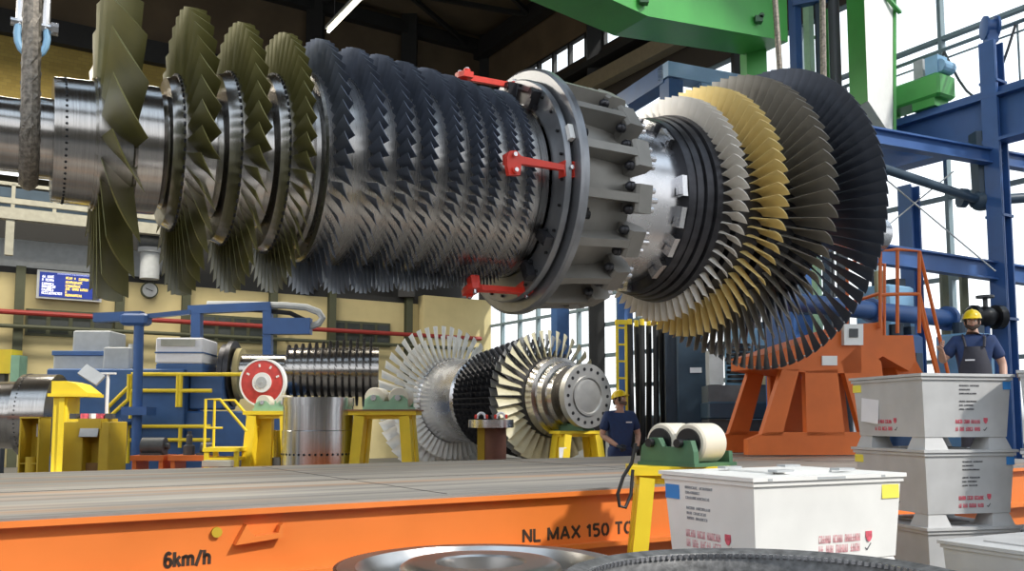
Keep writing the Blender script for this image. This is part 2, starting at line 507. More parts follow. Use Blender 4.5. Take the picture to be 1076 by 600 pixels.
for u in (-6.2, -3.1, 0.15, 2.9, 6.0, 9.0): b.box((u, Wd / 2, .9005), (.012, Wd - .3, .003))
for u0 in (-1.8, 1.6, 4.4): b.box((u0, Wd * .42, .9005), (3.0, .012, .003))
b.build('plate_joints', M_black, tr_)
for y, nm in ((0, 'front'), (Wd, 'rear')):
    sgn = 1 if y == 0 else -1
    b = MB()
    b.box(((U0 + U1) / 2, y + sgn * .09, .868), (U1 - U0, .18, .034))
    b.box(((U0 + U1) / 2, y + sgn * .09, .68), (U1 - U0, .04, .36))
    b.box(((U0 + U1) / 2, y + sgn * .08, .485), (U1 - U0, .18, .034)); b.box(((U0 + U1) / 2, y + sgn * .16, .36), (U1 - U0, .04, .22))
    b.build('side_girder', M_orange, tr_)
for u in (U0 + .05, U1 - .05):
    b = MB(); b.box((u, Wd / 2, .55), (.08, Wd - .4, .6)); b.build('end_girder', M_orange, tr_)
for u in (-7, -2.5, 2.5, 8):
    for y in (.7, Wd - .7):
        b = MB(); b.cyl((u, y - .07, .20), (u, y + .07, .20), .20, n=24); b.cyl((u, y - .10, .20), (u, y - .06, .20), .23, n=24); b.build('wheel', M_dsteel, tr_, True)
def on_side(px, py):
    """point of the front web seen at this pixel, in the transporter's frame"""
    x = (px - CX) / FPX
    lo, hi = 2.0, 20.0
    for _ in range(50):
        m = (lo + hi) / 2
        p = at(px, py, m)
        if p.dot(hz(0, 1)) - VN < .07: lo = m
        else: hi = m
    p = at(px, py, lo)
    return p.dot(hz(1, 0)), p.z
def arc(cx, cy, rx, ry, a0, a1, n=8):
    return [(cx + rx * math.cos(R(a0 + (a1 - a0) * i / n)), cy + ry * math.sin(R(a0 + (a1 - a0) * i / n))) for i in range(n + 1)]
GL = {'N': (.62, [[(0, 0), (0, 1)], [(0, 1), (.62, 0)], [(.62, 0), (.62, 1)]]), 'L': (.5, [[(0, 1), (0, 0), (.5, 0)]]),
      'M': (.8, [[(0, 0), (0, 1)], [(0, 1), (.4, .1), (.8, 1)], [(.8, 1), (.8, 0)]]), 'A': (.7, [[(0, 0), (.35, 1), (.7, 0)], [(.17, .30), (.53, .30)]]),
      'X': (.66, [[(0, 0), (.66, 1)], [(0, 1), (.66, 0)]]), '1': (.28, [[(0, .78), (.22, 1), (.22, 0)]]),
      '5': (.52, [[(.5, 1), (.05, 1), (.03, .58)], [(.03, .56)] + arc(.24, .30, .28, .31, 105, -130)]), '0': (.56, [arc(.28, .5, .28, .5, 100, 260), arc(.28, .5, .28, .5, -80, 80)]),
      'T': (.6, [[(0, 1), (.6, 1)], [(.3, .86), (.3, 0)]]), 'O': (.68, [arc(.34, .5, .34, .5, 100, 260), arc(.34, .5, .34, .5, -80, 80)]),
      '6': (.52, [arc(.28, .5, .27, .5, 50, 200), arc(.26, .29, .26, .29, 195, 545, 14)]), 'k': (.46, [[(0, 0), (0, 1)], [(.06, .34), (.44, .68)], [(.18, .42), (.46, 0)]]),
      'm': (.82, [[(0, 0), (0, .68)], [(0, .5)] + arc(.2, .48, .2, .2, 140, 0) + [(.4, 0)], [(.42, .5)] + arc(.61, .48, .2, .2, 140, 0) + [(.81, 0)]]), '/': (.42, [[(0, -.05), (.42, 1.02)]]),
      'h': (.46, [[(0, 0), (0, 1)], [(0, .46)] + arc(.22, .46, .22, .22, 140, 0) + [(.44, 0)]])}
def stencil(line, p, wd, h, parent):
    """stencilled line; every character is a mesh of its own under the transporter"""
    tot = sum((GL[c][0] + .28) if c != ' ' else .42 for c in line) - .28
    k = wd / tot; x = 0
    for c in line:
        if c == ' ': x += .42; continue
        b = MB()
        for st in GL[c][1]:
            for q0, q1 in zip(st[:-1], st[1:]):
                d = Vector(((q1[0] - q0[0]) * k, 0, (q1[1] - q0[1]) * h)); d.normalize(); d *= h * .055
                b.bar(Vector((q0[0] * k, 0, q0[1] * h)) - d * .6, Vector((q1[0] * k, 0, q1[1] * h)) + d * .6, h * .235, .003, (0, 1, 0))
        o = b.build('lettering', M_ink_blk, parent); o.location = (p[0] + x * k, .0685, p[1])
        x += GL[c][0] + .28
u, z = on_side(173, 596); u2, _ = on_side(220, 593)
stencil('6km/h', (u, z), u2 - u, abs(on_side(178, 581)[1] - z), tr_)
u, z = on_side(550, 569.5); u2, _ = on_side(664, 562)
stencil('NL MAX 150 TO', (u, z), u2 - u, abs(on_side(550, 557)[1] - z), tr_)
u, z = on_side(227, 559)
b = MB(); b.cyl((u, .07, z), (u, .045, z), .030, n=16); b.build('reflector', M_ochre, tr_)
u, z = on_side(268, 560)
b = MB(); b.prism([(-.13, -.055), (.15, -.03), (.15, .055), (.13, .04), (.12, .0), (-.02, -.01), (-.07, .06)], (u, .07, z), (1, 0, 0), (0, 0, 1), (0, -1, 0), .07); b.build('tow_bracket', M_orange, tr_)

# ================================================================== CRATES
def crate(corner, az_r, az_l, wr, wl, ztop, body, feet, label, m, lid=True, group=None, stickers=()):
    """corner: lower near vertical edge; az_r / az_l compass of the right / left face running away from it"""
    er = Vector((math.sin(R(az_r)), math.cos(R(az_r)), 0)); rz = math.atan2(er.y, er.x)
    sgn = 1
    t = thing('storage_crate', label, 'crate', (corner.x, corner.y, ztop - body - feet), rz, group)
    # local: x along the right face, y along the left face
    z0, z1 = feet, feet + body
    ins = .018 * body / .45
    b = MB()
    vs = []
    for z, i in ((z0, ins * 2.2), (z1 - .045, 0.012)):
        vs += [(i, i, z), (wr - i, i, z), (wr - i, wl - i, z), (i, wl - i, z)]
    b.add(vs, [(3, 2, 1, 0), (4, 5, 6, 7), (0, 1, 5, 4), (1, 2, 6, 5), (2, 3, 7, 6), (3, 0, 4, 7)])
    b.build('body', m, t)
    b = MB(); b.box((wr / 2, wl / 2, z1 - .035), (wr, wl, .022)); b.box((wr / 2, wl / 2, z1 - .0105), (wr + .024, wl + .024, .021))
    b.box((wr / 2, wl / 2, z1 + .005), (wr * .40, wl * .46, .012))
    b.build('lid', m, t)
    for x in (.12, wr - .12):
        for y in (.12, wl - .12):
            b = MB(); b.box((x, y, z0 / 2), (.20, .20, z0), taper=.72); b.build('foot', m, t)
    slope = (ins * 2.2 - .012) / (body - .045)
    def onR(x, z):     # point on the right face plus its rotation
        return Vector((x, .012 + slope * (z1 - .045 - z) - .002, z)), (PI / 2, 0, 0)
    def onL(y, z):     # y counted from the near edge
        return Vector((.012 + slope * (z1 - .045 - z) - .002, y, z)), (PI / 2, 0, -PI / 2)
    return t, onR, onL, z0, z1

def sticker(t, pos, wd, ht, m, name='label_patch', lab=None):
    p, r = pos
    b = MB(); b.box((0, 0, 0), (wd, ht, .003))
    o = b.build(name, m, t, label=lab); o.location = p; o.rotation_euler = r
def shield(t, pos, s):
    p, r = pos
    b = MB(); b.prism([(-.5, .6), (.5, .6), (.5, -.1), (.25, -.5), (0, -.65), (-.25, -.5), (-.5, -.1)], (0, 0, 0), (s, 0, 0), (0, s, 0), (0, 0, 1), .003)
    o = b.build('emblem', M_ink_red, t); o.location = p; o.rotation_euler = r
def marks(t, pos, h, wordlens, m, wd, name='print'):
    """one line of worn, unreadable print: groups of letter-like strokes"""
    p, r = pos
    n = sum(wordlens) + len(wordlens) - 1
    s = wd / n
    b = MB(); x = 0
    for wl in wordlens:
        for _ in range(wl):
            k = random.randrange(5)
            tw = s * .24
            if k != 3: b.box((x + tw / 2, h / 2, 0), (tw, h, .002))
            if k in (0, 1, 4): b.box((x + s * .78 - tw / 2, h / 2, 0), (tw, h, .002))
            if k in (1, 2): b.box((x + s * .39, h * .9, 0), (s * .78, h * .2, .002))
            if k in (2, 4, 3): b.box((x + s * .39, h * .1, 0), (s * .78, h * .2, .002))
            if k in (0, 3): b.box((x + s * .39, h * .5, 0), (s * .78, h * .2, .002))
            if k == 3: b.box((x + s * .39, h / 2, 0), (tw, h, .002))
            x += s
        x += s
    o = b.build(name, m, t); o.location = p; o.rotation_euler = r
    return o
def crate_print(c, k, red_r, red_l, txt_r, txt_l, red=None, dk=None):
    """red stencils low on a face, small dark print above; positions are counted along the face"""
    t, onR, onL, z0, z1 = c
    hgt = z1 - z0
    for f, x in ((onR, red_r), (onL, red_l)):
        if x is None: continue
        s = 1 if f is onR else -1
        marks(t, f(x, z0 + hgt * .215), .040 * k, [6, 5, 8], red or M_ink_red, .30 * k); marks(t, f(x, z0 + hgt * .095), .042 * k, [2, 3, 5, 4], red or M_ink_red, .30 * k)
        shield(t, f(x + s * .36 * k, z0 + hgt * .26), .046 * k)
        p, r = f(x + s * .35 * k, z0 + hgt * .10)
        b = MB(); b.bar((0, 0, 0), (.03 * k, .035 * k, 0), .006, .002); b.bar((0, 0, 0), (-.012 * k, .012 * k, 0), .006, .002); o = b.build('tick_mark', M_ink_dk, t); o.location = p; o.rotation_euler = r
    TX = ([8, 8], .24), ([10], .13), ([17], .21), None, ([6, 10], .21), ([4, 9], .17), ([5, 8], .18)
    for f, x in ((onR, txt_r), (onL, txt_l)):
        if x is None: continue
        for i, l in enumerate(TX):
            if l: marks(t, f(x, z0 + hgt * (.80 - .062 * i)), .015 * k, l[0], dk or M_ink_dk, l[1] * k)
cr0 = at(792, 500, 4.5); NB = cr0.z
def corner_of(px, D): return Vector((gx(px, D, 1.0), D, 0))
c = crate(corner_of(792, 4.5), 64, -26, 1.07, .785, 1.112, .455, .10, 'bright white lidded crate beside the yellow trestle with blue and yellow labels', M_crate)
crate_print(c, 1.0, .46, .60, None, .58, M_ink_pale, M_ink_grey)
t, onR, onL, z0, z1 = c
sticker(t, onR(.98, z1 - .10), .13, .075, M_tape_y, lab='yellow label'); sticker(t, onL(.70, z1 - .115), .13, .08, M_tape_b, lab='blue label')
for x, y, dx, dy, dz in ((.35, .18, .12, .07, .018), (.80, .18, .12, .07, .018), (.35, .60, .12, .07, .018), (.80, .60, .12, .07, .018), (.52, -.008, .20, .01, 0), (.90, -.008, .03, .01, 0), (.10, -.008, .03, .01, 0)):
    b = MB(); b.box((x, y, z1 + dz - (0 if dz else .012)), (dx, dy, .012)); b.build('clip', M_grey, t)
crate(corner_of(792, 4.5), 64, -26, 1.07, .785, .556, .456, .10, 'white crate under the bright white lidded crate, mostly hidden by the grey ring', M_crate)

S0 = corner_of(972.5, 6.5)
labs = ['top grey crate of the three in front of the orange stand, paper sheet on it', 'middle grey crate of the stack in front of the orange stand', 'bottom grey crate of the stack in front of the orange stand']
for i in range(3):
    c = crate(S0, 77, -14, .79, .87, 1.748 - .562 * i, .470, .092, labs[i], M_crate_shade, group=None)
    t, onR, onL, z0, z1 = c
    if i < 2:
        crate_print(c, .72, .30, .62, .33, None)
        sticker(t, onL(.81, z1 - .09), .11, .06, M_tape_y, lab='yellow label'); sticker(t, onR(.745, z1 - .085), .07, .06, M_tape_b, lab='blue label')
    if i == 0:
        p, r = onL(.66, z0 + .20)
        sticker(t, (p + Vector((-.004, 0, 0)), (r[0], .10, r[2])), .22, .19, M_paper, 'paper_sheet', 'white paper sheet')
Q = corner_of(985, 5.68)
# low crate: its near corner lies outside the frame; the left corner is at Q
t = thing('storage_crate', 'grey white crate low at the lower right corner, nearest of the grey crates', 'crate', (Q.x, Q.y, 0), math.atan2(-.89, .455))
b = MB()
z0, z1 = .11, .65
vs = []
for z, i in ((z0, .04), (z1 - .045, .012)): vs += [(i, i, z), (.95 - i, i, z), (.95 - i, .9 - i, z), (i, .9 - i, z)]
b.add(vs, [(3, 2, 1, 0), (4, 5, 6, 7), (0, 1, 5, 4), (1, 2, 6, 5), (2, 3, 7, 6), (3, 0, 4, 7)]); b.build('body', M_crate_shade, t)
b = MB(); b.box((.475, .45, z1 - .035), (.95, .9, .022)); b.box((.475, .45, z1 - .0105), (.975, .925, .021)); b.box((.475, .45, z1 + .004), (.6, .55, .01))
b.build('lid', M_crate_shade, t)
for x in (.12, .83):
    for y in (.12, .78):
        b = MB(); b.box((x, y, z0 / 2), (.15, .15, z0)); b.build('foot', M_crate_shade, t)
for i, l in enumerate(([6, 7], [5, 8], [7, 6])):
    marks(t, (Vector((.30, .018, z1 - .19 - .05 * i)), (PI / 2, 0, 0)), .026, l, M_ink_dk, .26)
Q2 = Vector((3.675, 6.43, 0))
for i in range(3):
    labs2 = ['top crate of the stack cut off by the right edge', 'second crate down in the stack cut off by the right edge', 'lowest crate of the stack cut off by the right edge']
    t = thing('storage_crate', labs2[i], 'crate', (Q2.x, Q2.y, 1.185 - .585 * i + .0), R(-30))
    b = MB(); z0, z1 = .11, .58
    vs = []
    for z, q in ((z0, .035), (z1 - .045, .012)): vs += [(q, q, z), (.9 - q, q, z), (.9 - q, .8 - q, z), (q, .8 - q, z)]
    b.add(vs, [(3, 2, 1, 0), (4, 5, 6, 7), (0, 1, 5, 4), (1, 2, 6, 5), (2, 3, 7, 6), (3, 0, 4, 7)]); b.build('body', M_crate_shade, t)
    b = MB(); b.box((.45, .4, z1 - .035), (.9, .8, .022)); b.box((.45, .4, z1 - .0105), (.924, .824, .021)); b.build('lid', M_crate_shade, t)
    for x in (.12, .78):
        for y in (.12, .68):
            b = MB(); b.box((x, y, z0 / 2), (.15, .15, z0)); b.build('foot', M_crate_shade, t)

# ================================================================== FOREGROUND STEEL DISCS
def pallet(x, y, r, ztop, label):
    t = thing('wooden_pallet_stand', label, 'stand', (x, y, 0))
    mw = mat('weathered timber', (.30, .22, .13), .8, 0, .2, 6, (1, 8, 1))
    b = MB()
    for a in (-.32, .32): b.box((a * r * 2, 0, ztop - .05), (.12, r * 1.5, .10))
    b.build('top_beam', mw, t)
    for a in (-.32, .32):
        for c_ in (-.5, .5):
            b = MB(); b.box((a * r * 2, c_ * r, (ztop - .1) / 2), (.12, .12, ztop - .1)); b.build('leg', mw, t)
D1, R1, Z1 = 4.62, .735, .672
x1 = gx(505, D1, Z1)
t = thing('turbine_disc', 'bright steel turbine disc lying flat in the foreground, with raised hub and bore', 'steel disc', (x1, D1, Z1 - .20))
Z = Vector((0, 0, 1))
b = MB(); b.lathe((0, 0, 0), Z, [(0, .21), (0, .66), (.05, R1 - .03), (.08, R1), (.175, R1), (.20, R1 - .012), (.20, R1 - .10), (.155, R1 - .125), (.10, R1 - .18), (.08, .47), (.10, .44), (.19, .41), (.21, .38), (.21, .34), (.21, .235), (.20, .225), (.05, .21)], 96, False, True)
b.build('disc_body', mat('bright disc steel', (.52, .51, .50), .30, 1.0, .08, 5), t, True)
b = MB()
for i in range(140):
    a = 2 * PI * i / 140
    b.box((math.cos(a) * (R1 - .004), math.sin(a) * (R1 - .004), .175), (.022, .016, .045), a)
b.build('rim_serration', M_steel, t)['kind'] = 'stuff'
pallet(x1, D1, R1, Z1 - .20, 'timber support under the bright steel turbine disc')
D2, R2, Z2 = 3.46, .86, .80
x2 = gx(812, D2, Z2)
t = thing('turbine_disc', 'dark grey ring lying flat in the foreground with a bright toothed inner edge', 'steel disc', (x2, D2, Z2 - .22))
b = MB(); b.lathe((0, 0, 0), Z, [(.0, .70), (.0, R2 - .03), (.03, R2), (.15, R2), (.20, R2 - .02), (.22, R2 - .06), (.205, R2 - .115), (.19, R2 - .125), (.12, R2 - .135), (.10, .60), (.06, .60), (.05, .62)], 120, False, True)
b.build('ring_body', mat('scuffed dark grey ring', (.13, .13, .132), .5, .3, .45, 26, bump=.4), t, True)
b = MB()
for i in range(150):
    a = 2 * PI * i / 150
    b.box((math.cos(a) * (R2 - .132), math.sin(a) * (R2 - .132), .196), (.014, .018, .016), a)
b.build('inner_teeth', M_steel2, t)['kind'] = 'stuff'
b = MB(); b.lathe((0, 0, 0), Z, [(.04, .0), (.10, .12), (.10, .60), (.04, .60)], 64, False); b.build('disc_web', M_dsteel, t, True)
pallet(x2, D2, R2 * .9, Z2 - .22, 'timber support under the dark grey ring')

# ================================================================== TRESTLES AND ROLLERS
def trestle(name_label, loc, rz, wd, dp, h, m=M_yellow, spread_=.12, card=False):
    t = thing('support_trestle', name_label, 'trestle', loc, rz)
    b = MB(); b.box((0, 0, h - .03), (wd, dp, .06)); b.box((0, 0, h - .09), (wd * .86, dp * .7, .06)); b.build('top_plate', m, t)
    for sx_ in (-1, 1):
        for sy in (-1, 1):
            b = MB(); b.bar((sx_ * wd * .33, sy * dp * .3, h - .08), (sx_ * (wd * .42 + spread_), sy * (dp * .34 + .04), 0), wd * .30, dp * .24, (1, 0, 0)); b.build('leg', m, t)
    b = MB(); b.box((0, 0, h * .25), (wd * .8, .06, .08)); b.build('cross_brace', m, t)
    if card: sticker(t, (Vector((-wd * .46, -dp * .34 - .14, h * .62)), (PI / 2, 0, 0)), .16, .26, M_paper, 'notice_card', 'white notice card')
    return t
def roller_block(label, loc, rz, r, ln, mbr, sep):
    t = thing('roller_block', label, 'roller block', loc, rz)
    b = MB()
    b.prism([(-sep * 1.05, 0), (sep * 1.05, 0), (sep * 1.02, r * .95), (sep * .75, r * 1.35), (sep * .4, r * 1.35), (sep * .15, r * .8), (-sep * .15, r * .8), (-sep * .4, r * 1.35), (-sep * .75, r * 1.35), (-sep * 1.02, r * .95)], (0, -ln * .62, 0), (1, 0, 0), (0, 0, 1), (0, 1, 0), ln * .12)
    b.prism([(-sep * 1.05, 0), (sep * 1.05, 0), (sep * 1.02, r * .95), (sep * .75, r * 1.35), (-sep * .75, r * 1.35), (-sep * 1.02, r * .95)], (0, ln * .50, 0), (1, 0, 0), (0, 0, 1), (0, 1, 0), ln * .12)
    b.box((0, 0, .02), (sep * 2.2, ln * 1.3, .04))
    b.build('bracket', mbr, t)
    for s in (-1, 1):
        b = MB(); b.lathe((s * sep * .58, -ln * .49, r * 1.12), (s * sep * .58, ln * .49, r * 1.12), [(0, r * .93), (.05, r), (.95, r), (1, r * .93)], 32); ro = b.build('roller', M_roller, t, True)
        b = MB(); b.cyl((s * sep * .58, -ln * .70, r * 1.12), (s * sep * .58, ln * .70, r * 1.12), r * .28, n=14); b.build('axle', M_steel2, ro, True)
    return t
# near trestle beside the white crate, with its roller block
TZ = zat(489, 6.15)
t = trestle('yellow steel trestle left of the bright white crate, with a hanging cable', (gx(713, 6.18, 1), 6.18, 0), R(-4), .70, .42, TZ, M_yellow, .05)
ro_ = thing('roller_block', 'green block with two big cream rollers beside the white crate', 'roller block', (gx(714, 6.16, 1.1), 6.16, TZ), R(-50))
b = MB(); b.prism([(-.24, 0), (.24, 0), (.235, .10), (.21, .175), (.14, .175), (.07, .13), (-.03, .13), (-.07, .19), (-.15, .19), (-.22, .13)], (0, -.14, 0), (1, 0, 0), (0, 0, 1), (0, 1, 0), .05)
b.prism([(-.24, 0), (.24, 0), (.235, .10), (-.22, .10)], (0, .24, 0), (1, 0, 0), (0, 0, 1), (0, 1, 0), .04); b.box((0, .08, .012), (.50, .46, .024)); b.build('bracket', M_dgreen, ro_)
for x in (-.125, .125):
    b = MB(); b.lathe((x, -.05, .155), (x, .20, .155), [(0, .122), (.06, .135), (.94, .135), (1, .122)], 36); r_ = b.build('roller', M_roller, ro_, True)
    b = MB(); b.cyl((x, -.065, .155), (x, -.045, .155), .10, n=28); b.cyl((x, -.18, .155), (x, .30, .155), .03, n=12); b.build('hub', M_black, r_, True)
b = MB(); b.tube([gv for gv in [Vector((gx(668, 5.9, 1.2), 5.9, TZ + .16)), Vector((gx(664, 5.9, 1.1), 5.9, TZ + .03)), Vector((gx(655, 5.88, 1), 5.88, TZ - .06)), Vector((gx(649, 5.86, 1), 5.86, TZ - .17)), Vector((gx(651, 5.86, .9), 5.86, TZ - .25)), Vector((gx(657, 5.87, .9), 5.87, TZ - .26)), Vector((gx(663, 5.9, .9), 5.9, TZ - .18)), Vector((gx(665, 5.95, 1), 5.95, TZ - .02))]], .012, 8)
tag(b.build('power_cable', M_black, None, True), 'black cable looping down beside the yellow trestle left of the white crate', 'cable')
# ================================================================== THE TURBINE ROTOR
def cam_to_world(v):
    c, s_ = math.cos(PITCH), math.sin(PITCH)
    return Vector((v[0], v[1] * c - v[2] * s_, v[1] * s_ + v[2] * c))
_y, _p = R(29.63), R(-.96)
RD = cam_to_world((math.cos(_y) * math.cos(_p), math.sin(_y) * math.cos(_p), math.sin(_p))).normalized()
RY = Vector((0, 0, 1)).cross(RD).normalized()
RZ = RD.cross(RY)
RO = cam_to_world((.102, 10, 1.678)) + Vector((0, 0, CAMH))
RM = Matrix(((RD.x, RY.x, RZ.x, RO.x), (RD.y, RY.y, RZ.y, RO.y), (RD.z, RY.z, RZ.z, RO.z), (0, 0, 0, 1)))
rotor = thing('gas_turbine_rotor', 'huge gas turbine rotor hanging in slings over the orange transporter', 'turbine rotor')
rotor.matrix_world = RM
X1 = Vector((1, 0, 0))

def lath(prof, name, m, parent=rotor, n=72, closed=False):
    b = MB()
    b.lathe((0, 0, 0), X1, prof, n, True, closed)
    return b.build(name, m, parent, True)

lath([(-6.4, .31), (-4.80, .31), (-4.80, .345), (-4.705, .345), (-4.705, .53), (-4.66, .535), (-4.40, .545), (-4.40, .57), (-4.375, .57), (-4.375, .50)], 'shaft', M_steel)
b = MB()
for i in range(64):
    a = 2 * PI * i / 64
    b.ball((-4.615, -.536 * math.sin(a), .536 * math.cos(a)), .012, 6, 4)
b.build('balance_holes', M_black, rotor)['kind'] = 'stuff'
b = MB(); b.lathe((0, 0, 0), X1, [(3.72, .95), (3.80, .62), (4.3, .55), (4.3, .30), (5.75, .30), (5.78, .26), (6.05, .26)], 48); b.build('rear_shaft', M_steel2, rotor, True)
# discs that carry the first four blade rows
STG = [
    ([(-4.376, .50), (-4.376, .585), (-4.11, .60), (-4.09, .56), (-4.07, .575), (-3.87, .575), (-3.86, .50)]),
    ([(-3.86, .50), (-3.815, .52), (-3.81, .665), (-3.73, .695), (-3.715, .715), (-3.53, .725), (-3.525, .63), (-3.44, .63), (-3.44, .54)]),
    ([(-3.44, .54), (-3.37, .56), (-3.365, .765), (-3.275, .80), (-3.26, .815), (-3.11, .825), (-3.10, .70), (-3.02, .70), (-3.02, .60)]),
    ([(-3.02, .60), (-2.94, .62), (-2.935, .815), (-2.865, .845), (-2.85, .86), (-2.73, .865), (-2.72, .74), (-2.60, .74), (-2.60, .66)]),
]
stages = [lath(p, 'compressor_stage', M_steel) for p in STG]
for k, (s0, r0) in enumerate([(-3.722, .715), (-3.267, .815), (-2.857, .86)]):
    b = MB(); n = 60 + 6 * k
    for i in range(n):
        a = 2 * PI * i / n
        M = Matrix.Rotation(a, 4, 'X')
        b.M = M; b.box((s0, 0, r0 - .012), (.018, .03, .03))
    b.M = None
    b.build('locking_teeth', M_dsteel, stages[k + 1])['kind'] = 'stuff'
ROWS = [  # trailing edge s at the tip, tip r, hub r, axial chord tip, tangential chord tip, root axial, root tangential, count
    (-4.095, 1.38, .58, .255, .47, .27, .24, 20),
    (-3.537, 1.301, .715, .155, .255, .18, .14, 38),
    (-3.118, 1.257, .815, .115, .215, .15, .13, 42),
    (-2.732, 1.239, .86, .095, .19, .12, .12, 48)]
DR = [(-2.397, 1.243), (-2.068, 1.221), (-1.796, 1.204), (-1.559, 1.180), (-1.283, 1.160), (-1.048, 1.131), (-.848, 1.105), (-.629, 1.080), (-.440, 1.072)]
for i, (s, r) in enumerate(DR):
    k = i / 8
    ROWS.append((s, r, .925 + .05 * k, .098 - .026 * k, .178 - .072 * k, .10 - .03 * k, .09 - .03 * k, int(52 + 30 * k)))
prof = [(-2.60, .66), (-2.60, .79), (-2.56, .80), (-2.55, .90)]
for i, (s, r) in enumerate(DR):
    h = ROWS[4 + i][2]
    prof += [(s - .13 + .04 * i / 8, h), (s + .01, h + .004)]
prof += [(-.33, .975), (-.30, .95), (-.22, .95), (-.21, .70)]
lath(prof, 'compressor_drum', M_drum, n=96)

def blade(xt, rt, rh, ca, ct, ra, rc, thick, camber=.08, ns=6, nc=7, sweep=0.0, shift=0.0, clip=0.0):
    """aerofoil blade pointing +Z; leading edge left (-X) and +Y, trailing edge right and -Y"""
    vs, fs = [], []
    for i in range(ns + 1):
        k = i / ns
        kk = k ** 1.0
        A = ra + (ca - ra) * kk; T = rc + (ct - rc) * kk
        x_te = xt + (ra - ca) * .5 * (1 - kk)
        r = rh - .02 + (rt - rh + .02) * k
        c = math.hypot(A, T)
        pn = Vector((T / c, A / c))
        th = thick * (1.25 - .7 * k)
        up, lo = [], []
        for j in range(nc):
            t = j / (nc - 1)
            px = x_te - A + A * t + sweep * k; py = T * (.5 - t) + shift * k
            cm = -camber * c * 4 * t * (1 - t) * (1.3 - .5 * k)
            h = th * (math.sqrt(t + .015) * (1.02 - t)) * 1.9
            rr = r - (clip * t * t if i == ns else 0)
            yy = py + pn.y * cm
            rz = math.sqrt(max(rr * rr - yy * yy, .01))
            up.append((px + pn.x * (cm + h * .5), yy + pn.y * h * .5, rz))
            lo.append((px + pn.x * (cm - h * .5), yy - pn.y * h * .5, rz))
        vs += up + lo[::-1]
    m = 2 * nc
    for i in range(ns):
        for j in range(m):
            j2 = (j + 1) % m
            fs.append((i * m + j, i * m + j2, (i + 1) * m + j2, (i + 1) * m + j))
    for j in range(nc - 1):
        fs.append((ns * m + j, ns * m + j + 1, ns * m + m - 2 - j, ns * m + m - 1 - j))
    return vs, fs

def blade_mesh(name, bl, m):
    b = MB(); b.add(*bl)
    o = b.build(name, m, None, True)
    me = o.data
    bpy.data.objects.remove(o)
    return me

def spread(bl, n, off, name, m, parents, pick, rest):
    """every blade whose angle is picked is a part of its own, the others go into rest"""
    me = None
    for i in range(n):
        a = 2 * PI * i / n + off
        d = math.degrees(a) % 360
        if d > 270: d -= 360
        if pick and pick[0] <= d <= pick[1]:
            if me is None: me = blade_mesh(name, bl, m)
            o = bpy.data.objects.new(name, me)
            COL.objects.link(o); o.parent = parents
            o.rotation_euler = (a, 0, 0)
        else:
            rest.M = Matrix.Rotation(a, 4, 'X')
            rest.add(*bl)
            rest.M = None

rest = MB()
for i, (s, rt, rh, ca, ct, ra, rc, n) in enumerate(ROWS):
    bl = blade(s, rt, rh, ca, ct, ra, rc, .030 if i < 1 else .018 if i < 4 else .013, .05 if i else .04, 6 if i < 4 else 3, 7 if i < 4 else 5)
    rest.m = 0 if i < 4 else 1
    pick = [(-40, 185), (-40, 178), (-40, 178), (-40, 178)][i] if i < 4 else ((55, 125) if i == 4 else None)
    spread(bl, n, R(3.7 * i + 2), 'compressor_blade', M_olive if i < 4 else M_blue_blade, stages[i] if i < 4 else rotor, pick, rest)
rest.build('compressor_blades', [M_olive, M_blue_blade], rotor, True, 'stuff')

# ---- flange, clamping ring, centre casing
lath([(-.085, 1.17), (-.085, 1.335), (-.065, 1.363), (0, 1.363), (.02, 1.30), (.02, 1.17)], 'flange_ring', M_flange, n=96, closed=True)
lath([(-.19, .955), (-.19, 1.215), (-.165, 1.23), (-.13, 1.23), (-.13, .955)], 'clamping_ring', M_flange, n=96, closed=True)
lath([(-.13, .93), (-.13, 1.17), (-.02, 1.17), (-.02, .93)], 'flange_web', M_dsteel, n=72, closed=True)
for i in range(28):
    a = 2 * PI * (i + .5) / 28
    b = MB(); b.M = Matrix.Rotation(a, 4, 'X'); b.cyl((-.215, 0, 1.16), (-.18, 0, 1.16), .016, n=8)
    b.build('ring_bolt', M_black, rotor)
for a in (12, 40, 128, 152):
    b = MB(); b.M = Matrix.Rotation(R(a), 4, 'X')
    b.box((-.24, 0, 1.09), (.10, .10, .20)); b.cyl((-.30, 0, 1.14), (-.22, 0, 1.14), .045, n=12); b.cyl((-.22, .07, 1.02), (-.22, -.07, 1.02), .03, n=10)
    b.M = None
    b.build('ring_clamp', M_dsteel, rotor)
b = MB(); b.M = Matrix.Rotation(R(26), 4, 'X'); b.box((-.195, 0, 1.04), (.02, .34, .14)); b.M = None
b.build('ring_opening', M_black, rotor)
b = MB(); b.M = Matrix.Rotation(R(74), 4, 'X'); b.box((-.12, 0, 1.25), (.06, .16, .07)); b.M = None
b.build('name_plate', M_white, rotor, label='white plate on the flange')
lath([(.0, 1.10), (.05, 1.12), (.50, 1.06), (.78, .99), (.80, .93), (.80, .80), (.0, .80)], 'centre_casing', M_cage, n=72, closed=True)
